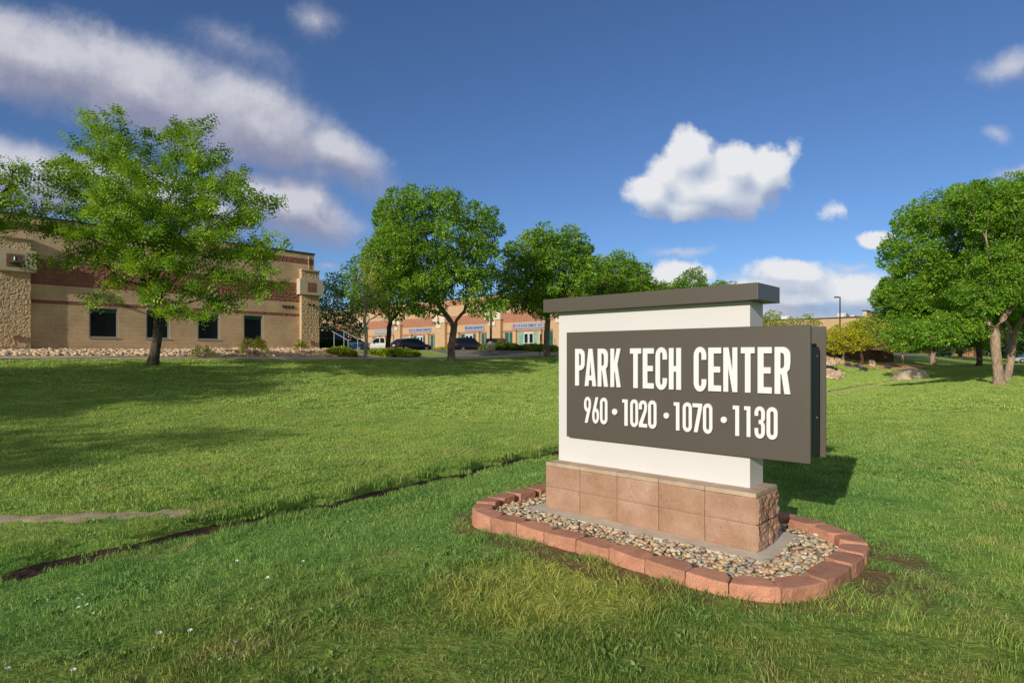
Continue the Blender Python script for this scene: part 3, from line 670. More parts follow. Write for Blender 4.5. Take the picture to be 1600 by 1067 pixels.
# pebbles
_ico = None
def ico():
    global _ico
    if _ico is None:
        bm = bmesh.new(); bmesh.ops.create_icosphere(bm, subdivisions=2, radius=1)
        _ico = (np.array([v.co[:] for v in bm.verts]), np.array([[v.index for v in f.verts] for f in bm.faces])); bm.free()
    return _ico
def stones(name, pts, rad, mat, label=None, flat=.6, low=False):
    V0, F0 = ico(); n = len(pts); nv = len(V0)
    out = np.zeros((n, nv, 3)); 
    sc = rad[:, None]*np.stack([rng.uniform(.8, 1.35, n), rng.uniform(.7, 1.0, n), rng.uniform(flat*.8, flat*1.15, n)], 1)
    k = rng.normal(size=(n, 3, 3))*1.3
    for i in range(n):
        q, _ = np.linalg.qr(np.eye(3)+k[i]*np.array([[.15, 1, .15], [1, .15, .15], [.2, .2, .15]])*.5)
        lump = 1+.13*np.sin(V0@(k[i, 0]*1.2)+k[i, 1, 0])+.09*np.sin(V0@(k[i, 1]*1.8)+k[i, 2, 0])
        p = np.sign(V0)*np.abs(V0)**.9*lump[:, None]
        out[i] = (p*sc[i])@q.T+pts[i]
    f = (F0[None]+np.arange(n)[:, None, None]*nv).reshape(-1, 3)
    o = fast_mesh(name, out.reshape(-1, 3), f, mat, smooth=True); tagp(o, label, 'gravel' if label else None, kind='stuff'); return o
def inpoly(P, poly):
    x, y = P[:, 0], P[:, 1]; ins = np.zeros(len(P), bool); j = len(poly)-1
    for i in range(len(poly)):
        xi, yi = poly[i]; xj, yj = poly[j]
        c_ = ((yi > y) != (yj > y)) & (x < (xj-xi)*(y-yi)/(yj-yi+1e-12)+xi); ins ^= c_; j = i
    return ins
inn = np.array([(p.x, p.y) for p in inner])
cs = rng.uniform([-.8, -1.0], [2.9, 1.3], (14000, 2))
ok = inpoly(cs, inn) & ~((cs[:, 0] > -.12) & (cs[:, 0] < 2.31) & (cs[:, 1] > -.22) & (cs[:, 1] < .74))
cs = cs[ok]; keep = []
grid = {}
for p in cs:
    c_ = (int(p[0]/.05), int(p[1]/.05)); bad = False
    for dx in (-1, 0, 1):
        for dy in (-1, 0, 1):
            for q in grid.get((c_[0]+dx, c_[1]+dy), ()):
                if (q[0]-p[0])**2+(q[1]-p[1])**2 < .0245**2: bad = True
    if not bad: grid.setdefault(c_, []).append(p); keep.append(p)
cs = np.array(keep)
pz = rng.uniform(.012, .042, len(cs))+.012*np.sin(cs[:, 0]*7)*np.cos(cs[:, 1]*6)
pts = np.array([tuple(SF(a, b_, z)) for (a, b_), z in zip(cs, pz)])
stones('river_pebbles', pts, rng.choice([1, 1, 1, 1.3], len(cs))*rng.uniform(.011, .0245, len(cs)), M['pebble'], 'mixed tan and grey river pebbles filling the sign bed')
b = [SF(p[0], p[1], .004) for p in inn]
tagp(obj_from('bed_soil', b, [tuple(range(len(b)))], M['dirt']), kind='structure')

# cobbles along the brick building, and by the crab apples
def cobble_strip(name, u0, u1, v0, v1, n, r, label, extra=None):
    u = rng.uniform(u0, u1, n); v = rng.uniform(v0, v1, n)
    if extra is not None: k = extra(u, v); u, v = u[k], v[k]
    z = hgt_uv(u, v, False)+rng.uniform(.0, .09, len(u))*(r/.09)
    P = np.stack([u*Lx+v*Nx, u*Ly+v*Ny, z], 1)
    return stones(name, P, rng.uniform(r*.6, r*1.15, len(u)), M['cobble'], label)
cobble_strip('cobbles', 29.45, 32.95, -4, 19.5, 5200, .095, 'pale round cobbles banked along the foot of the brick building')
cobble_strip('river_rock', 12.0, 19.0, 50, 68.0, 3600, .17, 'pale river rocks on the bank behind the sign near the stone wall', lambda u, v: (u*Lx+v*Nx) < (.540+.012*np.sin(u*2))*(u*Ly+v*Ny))
strip('gravel_bed', np.linspace(29.3, 33.1, 8), np.linspace(-6, 21.0, 60), M['mulch_tan'] if 'mulch_tan' in M else M['dirt'], .012)
strip('mulch_bed', np.linspace(-1.7, 1.9, 8), np.linspace(62.5, 86.0, 50), M['mulch'], .06, edge=lambda U, V: (U*(1+.15*np.sin(V*.5))+16.6-(V-64)*.17, V))

# ------------------------------------------------------------------ buildings
def relief(mb_frame, a0, a1, c0, c1, b0, bw, bh, amp, res, name, mat, parent, ends=True, label=None):
    """a band of split-faced blocks with real relief, frame(a,b,c), b = outwards"""
    na, nc = max(2, int((a1-a0)/res)), max(2, int((c1-c0)/res)); vs, fs, uv = [], [], []
    g = {}
    for i in range(na+1):
        for j in range(nc+1):
            a = a0+(a1-a0)*i/na; c = c0+(c1-c0)*j/nc
            r = int(math.floor((c-c0)/bh+1e-6)); fa = ((a+(r % 2)*bw/2) % bw)/bw; fc = ((c-c0) % bh)/bh
            ed = min(min(fa, 1-fa)*bw, min(fc, 1-fc)*bh)
            b = b0+amp*(min(1, ed/.04)*.3+.3*noise.noise(Vector((a*5, c*7, r)))+.7*noise.noise(Vector((a*12, c*14, 3)))+.5*noise.noise(Vector((a*23, c*26, 5))))
            g[i, j] = len(vs); vs.append((a, b, c)); uv.append((a, c))
    for i in range(na):
        for j in range(nc): fs.append((g[i, j], g[i+1, j], g[i+1, j+1], g[i, j+1]))
    # border back to the wall
    def edge(seq):
        prev = None
        for k in seq:
            p = vs[k]; vs.append((p[0], b0-.05, p[2])); uv.append(uv[k]); q = len(vs)-1
            if prev: fs.append((prev[0], prev[1], q, k))
            prev = (k, q)
    edge([g[i, 0] for i in range(na+1)]); edge([g[i, nc] for i in range(na+1)]); edge([g[0, j] for j in range(nc+1)]); edge([g[na, j] for j in range(nc+1)])
    UV = [uv[k] for f in fs for k in f]
    o = obj_from(name, [mb_frame(*p) for p in vs], fs, mat, parent, False, None, UV, label=label)
    bm = bmesh.new(); bm.from_mesh(o.data); bmesh.ops.recalc_face_normals(bm, faces=bm.faces); bm.to_mesh(o.data); bm.free()
    return o
def wall_with_holes(mb, a0, a1, c0, c1, holes, depth=.2, b=0.0, m=0):
    """front face at b with rectangular holes [(a0,a1,c0,c1)] sharing rows; plus reveals"""
    cuts = sorted({c0, c1, *[h[2] for h in holes], *[h[3] for h in holes]})
    for z0, z1 in zip(cuts[:-1], cuts[1:]):
        hs = sorted(h for h in holes if h[2] <= z0+1e-6 and h[3] >= z1-1e-6); x = a0
        for h in hs+[(a1, a1, 0, 0)]:
            if h[0] > x+1e-6: mb.quad([(x, b, z0), (h[0], b, z0), (h[0], b, z1), (x, b, z1)], m)
            x = h[1]
    for h in holes:
        p, q, r, t = h
        mb.quad([(p, b, r), (p, b-depth, r), (p, b-depth, t), (p, b, t)], m); mb.quad([(q, b, r), (q, b-depth, r), (q, b-depth, t), (q, b, t)], m)
        mb.quad([(p, b, r), (q, b, r), (q, b-depth, r), (p, b-depth, r)], m); mb.quad([(p, b, t), (q, b, t), (q, b-depth, t), (p, b-depth, t)], m)

def brick_building():
    UW = 33.0
    BF = lambda a, b, c: W(UW-b, a, c)
    A0, A1 = -9.0, 18.49
    t = thing('office_building', 'tan and maroon block office building numbered 1020 behind the big feathery tree', 'building', BF(6, -12, 1.7))
    wins = []
    for p0, p1 in ((139, 185), (228, 265), (308.6, 343.5), (380.5, 411)):
        v0, _ = at_u(p0, UW); v1, _ = at_u(p1, UW); wins.append((v0, v1, 2.45, 3.86))
    wins.append((2.6-6.6, 2.6-5.5, 2.45, 3.86))
    w = MB(BF)
    wall_with_holes(w, A0, A1, 1.93, 3.89, wins)
    for z0, z1 in ((4.06, 4.72), (5.84, 7.0), (7.33, 7.62)): w.quad([(A0, 0, z0), (A1, 0, z0), (A1, 0, z1), (A0, 0, z1)])
    w.quad([(A1, 0, 1.0), (A1, -26, 1.0), (A1, -26, 7.62), (A1, 0, 7.62)]); w.quad([(A0, 0, 1.0), (A0, -26, 1.0), (A0, -26, 7.62), (A0, 0, 7.62)])
    w.quad([(A0, -26, 1.0), (A1, -26, 1.0), (A1, -26, 7.62), (A0, -26, 7.62)])
    w.build('wall', M['tan'], t)
    r = MB(BF); r.quad([(A0+.2, -.3, 7.4), (A1-.2, -.3, 7.4), (A1-.2, -25.8, 7.4), (A0+.2, -25.8, 7.4)]); r.build('roof', M['white_roof'], t)
    p = MB(BF); p.box(A0, A1, -.02, .035, .9, 1.93, bev=.008); p.build('plinth', M['plinth'], t)
    relief(BF, A0, A1, 3.89, 4.06, -.01, .4, .17, .02, .06, 'stone_band', M['red_rock'], t)
    relief(BF, A0, A1, 4.72, 5.84, -.01, .4, .2, .035, .065, 'stone_band', M['red_rock'], t)
    relief(BF, A0, A1, 7.0, 7.33, -.01, .4, .165, .03, .065, 'stone_band', M['red_rock'], t)
    c = MB(BF); c.box(A0-.04, A1+.05, -.34, .05, 7.62, 7.70); c.box(A1-.25, A1+.045, -26, -.34, 7.62, 7.70); c.box(A0-.04, A0+.25, -26, -.34, 7.62, 7.70); c.build('coping', M['coping'], t)
    for (a0, a1, c0, c1) in wins:
        m = MB(BF); m.quad([(a0+.05, -.13, c0+.05), (a1-.05, -.13, c0+.05), (a1-.05, -.13, c1-.05), (a0+.05, -.13, c1-.05)]); wo = m.build('window', M['glass'], t)
        f = MB(BF); f.box(a0, a0+.055, -.16, -.02, c0, c1); f.box(a1-.055, a1, -.16, -.02, c0, c1); f.box(a0+.055, a1-.055, -.16, -.02, c0, c0+.055); f.box(a0+.055, a1-.055, -.16, -.02, c1-.055, c1)
        f.build('frame', M['alu'], wo)
        f = MB(BF); f.box(a0+.06, a1-.06, -.125, -.105, c1-.24, c1-.056); f.build('blind', M['blind'], wo)
        f = MB(BF); f.box(a0-.03, a1+.03, -.02, .03, c0-.05, c0-.002); f.build('sill', M['alu'], wo)
    for (v0, v1) in ((3.94, 5.09), (17.55, 18.70)):
        pr = .22
        pb = MB(BF); pb.box(v0+.02, v1-.02, -.01, pr, 1.2, 6.58); pil = pb.build('pilaster', M['tan_rock'], t)
        relief(BF, v0+.01, v1-.01, 1.95, 5.18, pr+.01, .4, .2, .026, .04, 'stone_face', M['tan_rock'], pil)
        relief(BF, v0+.01, v1-.01, 6.10, 6.56, pr+.01, .4, .2, .026, .04, 'stone_face', M['tan_rock'], pil)
        k = MB(BF); k.box(v0, v1, -.02, pr+.05, 1.0, 1.94, bev=.01); k.build('pilaster_foot', M['plinth'], pil)
        k = MB(BF); k.box(v0-.17, v1+.17, -.005, pr+.17, 5.18, 6.09, bev=.012); k.build('cap_block', M['cream'], pil)
        k = MB(BF); k.box(v0-.02, v1+.02, -.003, pr+.09, 6.57, 6.66, bev=.01); k.build('pilaster_coping', M['tan'], pil)
        vm = (v0+v1)/2
        k = MB(BF); k.box(vm-.27, vm+.27, pr+.168, pr+.185, 5.36, 5.90); k.build('tile', M['red_rock'], pil)
        k = MB(BF); k.box(vm-.02, vm+.24, pr+.04, pr+.075, 2.25, 2.47, bev=.006); k.build('tile', M['red_rock'], pil)
        if v0 < 10:
            k = MB(BF); k.cyl((vm, pr+.18, 5.8), (vm, pr+.42, 5.86), .018, n=6); k.cyl((vm, pr+.42, 5.86), (vm, pr+.42, 5.72), .018, n=6); ll = k.build('wall_lamp', M['lamp_green'], t)
            k = MB(BF); k.cyl((vm, pr+.42, 5.74), (vm, pr+.42, 5.60), .06, .08, 12); k.cyl((vm, pr+.42, 5.60), (vm, pr+.42, 5.48), .09, .27, 16, caps=False); k.build('lamp_shade', M['lamp_green'], ll)
        else:
            for dv in (-.12, .14):
                k = MB(BF); k.cyl((vm+dv, pr+.06, 4.66), (vm+dv, pr+.17, 4.58), .05, .08, 8); k.build('spot_light', M['dark'], t)
    w0, w1 = 16.42, 17.28; step = (w1-w0)/4
    its = [(ch, w0+step*i+(.05 if ch == '1' else 0), w0+step*i+.145, 4.36, 4.51) for i, ch in enumerate('1020')]
    lettering('address_numbers', its, lambda a, c, d: BF(a, .01+d, c), .04, M['dark'], t)['label'] = 'dark raised numerals 1020'
    k = MB(BF); k.cyl((18.12, .03, 6.7), (18.12, .03, 7.5), .015, n=6); k.build('lit_joint_strip', M['cream'], t)  # cream tube stands in for the strip of light on the wall joint
brick_building()

def shop_building():
    VW = 62.3
    BF = lambda a, b, c: W(-a, VW-b, c)
    U = lambda px: -at_v(px, VW)[0]
    t = thing('shop_building', 'sunlit tan block shop row with blue-grey signs across the parking lot', 'building', BF(-75, -10, 2.3))
    Z0, ZT = 2.32, 4.96
    wins = [(582, 590.5), (595, 599.5), (605.5, 612), (631, 640), (671.5, 682.5), (709, 715), (751, 763), (787.5, 802), (848, 866)]
    doors = [(645, 666), (719, 745.5), (809, 842), (540, 560)]
    holes = [(U(a), U(b), Z0+.25, ZT) for a, b in wins]+[(U(a), U(b), Z0, ZT) for a, b in doors]
    a0, a1 = -118.0, -37.0
    w = MB(BF); cuts = holes
    wall_with_holes(w, a0, a1, 1.2, ZT, holes, .3, m=0)
    for z0, z1, m in ((ZT, 5.20, 1), (5.20, 6.28, 0), (6.28, 7.73, 1), (7.73, 9.27, 0), (9.27, 9.93, 1), (9.93, 10.32, 0)):
        w.quad([(a0, .0, z0), (a1, .0, z0), (a1, .0, z1), (a0, .0, z1)], m)
    for a in (a0, a1): w.quad([(a, 0, 1.2), (a, -30, 1.2), (a, -30, 10.32), (a, 0, 10.32)])
    w.quad([(a0, -30, 1.2), (a1, -30, 1.2), (a1, -30, 10.32), (a0, -30, 10.32)])
    w.build('wall', [M['sf_tan'], M['sf_red']], t)
    r = MB(BF); r.quad([(a0+.3, -.4, 10.1), (a1-.3, -.4, 10.1), (a1-.3, -29.6, 10.1), (a0+.3, -29.6, 10.1)]); r.build('roof', M['white_roof'], t)
    c = MB(BF); c.box(a0-.05, a1+.05, -.4, .08, 10.32, 10.44); c.box(a1-.3, a1+.05, -30, -.4, 10.32, 10.44); c.build('coping', M['coping'], t)
    for i, (p, q) in enumerate(wins):
        A, B = U(p), U(q)
        m = MB(BF); m.quad([(A+.04, -.18, Z0+.3), (B-.04, -.18, Z0+.3), (B-.04, -.18, ZT-.04), (A+.04, -.18, ZT-.04)]); wo = m.build('window', M['teal_pale'] if i == 3 else M['teal'], t)
        f = MB(BF)
        for x in (A, (A+B)/2-.03, B-.06): f.box(x, x+.06, -.2, -.1, Z0+.25, ZT)
        f.box(A+.06, B-.06, -.19, -.11, Z0+.25, Z0+.32); f.box(A+.06, B-.06, -.19, -.11, ZT-.06, ZT); f.build('frame', M['white_frame'], wo)
    for i, (p, q) in enumerate(doors):
        A, B = U(p), U(q); wd_ = B-A; d0, d1 = A+wd_*.27, A+wd_*.74
        m = MB(BF); m.quad([(A+.04, -.18, Z0+.1), (d0, -.18, Z0+.1), (d0, -.18, ZT-.04), (A+.04, -.18, ZT-.04)]); m.build('side_light', M['teal_pale'] if i == 2 else M['teal'], t)
        m = MB(BF); m.quad([(d1, -.18, Z0+.1), (B-.04, -.18, Z0+.1), (B-.04, -.18, ZT-.04), (d1, -.18, ZT-.04)])
        s_ = m.build('side_light', M['teal_pale'] if i == 2 else M['teal'], t)
        f = MB(BF)
        for x in (A, B-.06): f.box(x, x+.06, -.2, -.1, Z0, ZT)
        f.box(A+.06, B-.06, -.19, -.11, ZT-.08, ZT); f.build('frame', M['white_frame'], s_)
        dm = (d0+d1)/2
        for (x0, x1) in ((d0, dm-.01), (dm+.01, d1)):
            m = MB(BF); m.quad([(x0+.1, -.15, Z0+.15), (x1-.1, -.15, Z0+.15), (x1-.1, -.15, ZT-.3), (x0+.1, -.15, ZT-.3)]); do = m.build('door', M['glass'], t)
            f = MB(BF); f.box(x0, x0+.14, -.19, -.06, Z0, ZT-.09); f.box(x1-.14, x1, -.19, -.06, Z0, ZT-.09); f.box(x0+.14, x1-.14, -.18, -.07, Z0, Z0+.2); f.box(x0+.14, x1-.14, -.18, -.07, ZT-.34, ZT-.09); f.box(x0+.14, x1-.14, -.15, -.08, Z0+1.0, Z0+1.07)
            f.build('door_frame', M['white_frame'], do)
    for p, q in ((591, 594.5), (600, 604), (612.5, 616.5), (640.5, 644.5), (666.5, 671), (715.3, 718.6), (745.8, 750.5), (803, 808), (842.5, 847.5)):
        A, B = U(p), U(q); m = MB(BF); m.box(A, B, -.01, .30, 1.4, 5.02); cl = m.build('column', M['sf_tan'], t)
        m = MB(BF); m.box(A-.04, B+.04, -.005, .36, 5.02, 5.17); m.build('column_cap', M['sf_red'], cl)
    for (p, q) in ((500, 510), (566, 575), (620, 629), (683.5, 699), (764.5, 786), (868, 893)):
        A, B = U(p), U(q); m = MB(BF); m.box(A, B, -.01, .55, 1.4, 6.8); pi = m.build('pier', M['sf_tan'], t)
        m = MB(BF); m.box(A-.35, B+.12, .0, .72, 6.78, 7.85, bev=.02); mid = (A+B)/2; m.box(mid-(B-A)*.28, mid+(B-A)*.18, .02, .74, 5.93, 6.78); m.build('cap_block', M['sf_cream'], pi)
        m = MB(BF); m.box(mid-.35, mid+.1, .70, .755, 7.0, 7.65); m.build('tile', M['sf_red'], pi)
        for dx in (-.9, .05):
            m = MB(BF); m.cyl((mid+dx, .72, 6.95), (mid+dx, 1.0, 6.98), .03, n=6); m.cyl((mid+dx, 1.0, 6.98), (mid+dx, 1.0, 6.7), .08, .34, 12); m.build('wall_lamp', M['lamp_green'], t)
    for (p, q, z0, z1, txt) in ((586, 619, 5.45, 6.2, 0), (639.5, 674, 5.45, 6.1, 1), (727, 757, 5.35, 6.15, 2), (800.5, 851, 5.35, 6.1, 3)):
        A, B = U(p), U(q); m = MB(BF); m.box(A, B, .0, .16, z0, z1, bev=.015); sg = m.build('shop_sign', M['signblue'], t)
        if txt:
            m = MB(BF); x = A+(B-A)*.16; rr = random.Random(txt)
            while x < B-(B-A)*.06 and x > A:
                wl = rr.uniform(.10, .19); hh = (z1-z0)*.42
                if rr.random() > .16: m.box(x, x+wl*.3, .162, .19, z0+.24, z0+.24+hh); m.box(x+wl*.3, x+wl, .162, .188, z0+.24+hh*rr.choice((0, .8)), z0+.24+hh*rr.choice((.2, 1.0)))
                x += wl+.05
            so_ = m.build('lettering', M['shopblue'], sg)
            m = MB(BF); m.cyl((A+(B-A)*.08, .16, (z0+z1)/2+.05), (A+(B-A)*.08, .19, (z0+z1)/2+.05), .2, n=14); m.build('sign_emblem', M['shopred'] if txt != 2 else M['shopblue'], sg)
    return t
shop_building()

def far_building():
    VW = 130.0
    BF = lambda a, b, c: W(-a, VW-b, c)
    t = thing('warehouse_building', 'low pink and tan building with maroon coping and white rooftop units behind the crab apples', 'building', BF(-45, -12, 1.9))
    a0, a1 = -90.0, -27.9
    w = MB(BF)
    for z0, z1, m in ((.5, 4.4, 3), (4.4, 5.0, 2), (5.0, 6.9, 1), (6.9, 8.95, 0)):
        w.quad([(a0, 0, z0), (a1, 0, z0), (a1, 0, z1), (a0, 0, z1)], m)
    w.quad([(a0, 0, .5), (a0, -26, .5), (a0, -26, 8.95), (a0, 0, 8.95)]); w.quad([(a0, -26, .5), (a1, -26, .5), (a1, -26, 8.95), (a0, -26, 8.95)])
    w.quad([(a1, 0, .5), (a1, -26, .5), (a1, -26, 5.0), (a1, 0, 5.0)], 0); w.quad([(a1, 0, 5.0), (a1, -26, 5.0), (a1, -26, 8.0), (a1, 0, 8.0)], 0)
    w.build('wall', [M['sf_tan'], M['sf_red'], M['sf_cream'], M['sf_cream']], t)
    p = MB(BF); p.box(a1-.35, a1+.3, -26.2, .25, 8.0, 10.1); p.build('corner_parapet', M['tan'], t)
    p = MB(BF); p.box(a1-.45, a1+.4, -26.3, .35, 10.1, 10.3); p.box(a0-.1, a1-.45, -.4, .15, 8.95, 9.2); p.build('coping', M['coping'], t)
    r = MB(BF); r.quad([(a0, -.4, 8.8), (a1, -.4, 8.8), (a1, -26, 8.8), (a0, -26, 8.8)]); r.build('roof', M['white_roof'], t)
    r = MB(BF); r.box(-48, -32.5, -14, -8, 8.8, 9.75); r.build('roof_screen', M['white_roof'], t)
    for px, w_, h in ((1229, 1.7, 1.3), (1317, 1.5, 1.4), (1334, .7, .9)):
        a = -at_v(px, VW+5)[0]; r = MB(BF); r.box(a-w_/2, a+w_/2, -6, -4, 8.8, 8.8+h, bev=.04); u_ = r.build('rooftop_unit', M['white_roof'], t)
        r = MB(BF); r.box(a+w_*.25, a+w_*.5+.1, -6.1, -3.9, 8.9, 8.6+h); r.build('vent_panel', M['alu'], u_)
    for k in range(6):
        a = a1-5-k*6; r = MB(BF); r.box(a-.3, a+.3, 0, .2, 7.35, 7.6); r.build('scupper', M['coping'], t)
far_building()
def brick_house_far():
    # glimpsed between the far trunks at right
    x, y = gpt(1478, 165); u, v = uv_of(x, y)
    t = thing('low_red_building', 'low red-brown building glimpsed between the far trunks at right', 'building', W(u, v, 1.2))
    BF = lambda a, b, c: W(u-a, v-b, c)
    m = MB(BF); wall_with_holes(m, -6, 6, 1.0, 4.6, [(-4, -2, 2.2, 3.6), (2, 4, 2.2, 3.6)]); m.quad([(6, 0, 1), (6, -10, 1), (6, -10, 4.6), (6, 0, 4.6)]); m.quad([(-6, 0, 1), (-6, -10, 1), (-6, -10, 4.6), (-6, 0, 4.6)]); m.quad([(-6, -10, 1), (6, -10, 1), (6, -10, 4.6), (-6, -10, 4.6)])
    m.build('wall', M['sf_red'], t)
    for a in (-4, 2):
        m = MB(BF); m.quad([(a, -.15, 2.2), (a+2, -.15, 2.2), (a+2, -.15, 3.6), (a, -.15, 3.6)]); m.build('window', M['glass'], t)
    m = MB(BF); m.box(-6.4, 6.4, -10.4, .4, 4.6, 4.9); m.build('roof', M['coping'], t)
brick_house_far()

# stone wall behind the crab apples
def stone_wall():
    t = None
    BF = lambda a, b, c: W(17.9-b+.0*a, a, c)
    v0, v1 = 59.5, 81.0
    P = [(57.0, 19.6), (64, 18.7), (70, 17.7), (78, 16.4), (85, 15.2)]
    vs, fs, uv = [], [], []
    n = 130; m = 9
    for i in range(n+1):
        v = 57+(85-57)*i/n; u = np.interp(v, [p[0] for p in P], [p[1] for p in P]); zb = float(hgt_uv(u, v, False))-.2
        for j in range(m+1):
            z = zb+1.65*j/m; d = .09*noise.noise(Vector((v*1.6, z*2.4, 0)))+.06*noise.noise(Vector((v*5, z*5, 4)))
            vs.append(W(u-d, v, z)); uv.append((v, z))
    for i in range(n):
        for j in range(m): a = i*(m+1)+j; fs.append((a, a+m+1, a+m+2, a+1))
    k = len(vs)
    for i in range(n+1): p = vs[i*(m+1)+m]; q = p+Vector((Lx, Ly, 0))*.5; vs.append(q); uv.append((0, 0)); vs.append(Vector((q.x, q.y, p.z-1.65))); uv.append((0, 0))
    for i in range(n): a = i*(m+1)+m; fs.append((a, a+m+1, k+2*i+2, k+2*i)); fs.append((k+2*i, k+2*i+2, k+2*i+3, k+2*i+1))
    UV = [uv[q] for f in fs for q in f]
    o = obj_from('retaining_wall', vs, fs, M['stone_wall'], None, False, None, UV)
    tagp(o, 'low brown stone retaining wall behind the crab apple trees', 'wall')
M['stone_wall'] = blockmat('brown_stone_wall', (.20, .12, .075), (.14, .09, .06), (.05, .035, .025), .55, .22, .02, .7, rockf=.8)
stone_wall()

# boulders
def boulder(name, label, px, Y, w, h, d, seed, mat, sink=.2, groove=False):
    x, y = gpt(px, Y); z = hz(x, y); V0 = []
    bm = bmesh.new(); bmesh.ops.create_icosphere(bm, subdivisions=5, radius=1); o_ = Vector((seed*7.1, 3, 1))
    ang = math.atan2(Ny, Nx)
    for v in bm.verts:
        p = v.co.copy(); r = 1+.20*noise.noise(p*1.1+o_)+.09*noise.noise(p*2.7+o_)+.035*noise.noise(p*8+o_)
        q = Vector((math.copysign(abs(p.x)**.85, p.x)*w/2, math.copysign(abs(p.y)**.85, p.y)*d/2, math.copysign(abs(p.z)**.7, p.z)*h*.62))*r
        if groove and q.x > .15 and q.x < .75 and q.z > .15 and q.y < 0: q.y += .10*(.5+noise.noise(q*6)); q.z -= .05
        v.co = q
    me = bpy.data.meshes.new(name); bm.to_mesh(me); bm.free(); me.materials.append(mat)
    me.polygons.foreach_set('use_smooth', [True]*len(me.polygons))
    o = bpy.data.objects.new(name, me); C.objects.link(o); o.location = (x, y, z+h*.5-sink); o.rotation_euler = (0, 0, -.15)
    return tagp(o, label, 'boulder')
boulder('boulder', 'big flat-topped sandstone boulder at the end of the lawn swale', 1424, 50, 2.5, 1.05, 1.5, 3, M['boulder'], .25, True)
boulder('boulder', 'small brown boulder at the foot of the stone wall beside the mulch', 1361, 64, .9, .7, .8, 5, M['boulder'], .15)
boulder('boulder', 'small pale round boulder by the blue car and juniper bed', 766.5, 44.5, .60, .66, .6, 8, M['cream'], .04)

# black drain pipe mouth at the end of the rocks
def culvert():
    x, y = gpt(1303, 51); z = hz(x, y); t = thing('drain_pipe', 'black corrugated drain pipe mouth at the foot of the pale river rocks', 'pipe', (x, y, z))
    m = MB(lambda a, b, c: Vector((x+a, y+b, z+c)))
    for k in range(8): m.cyl((-.3, -.1+k*.12, .22), (-.3, -.02+k*.12, .22), .30, n=16); m.cyl((-.3, -.02+k*.12, .22), (-.3, .02+k*.12, .22), .27, n=16)
    m.build('pipe_barrel', M['dark'], t)
    m = MB(lambda a, b, c: Vector((x+a, y+b, z+c))); m.box(-.35, .5, .25, .5, -.1, .33, bev=.08); m.build('headwall', M['dark'], t)
culvert()

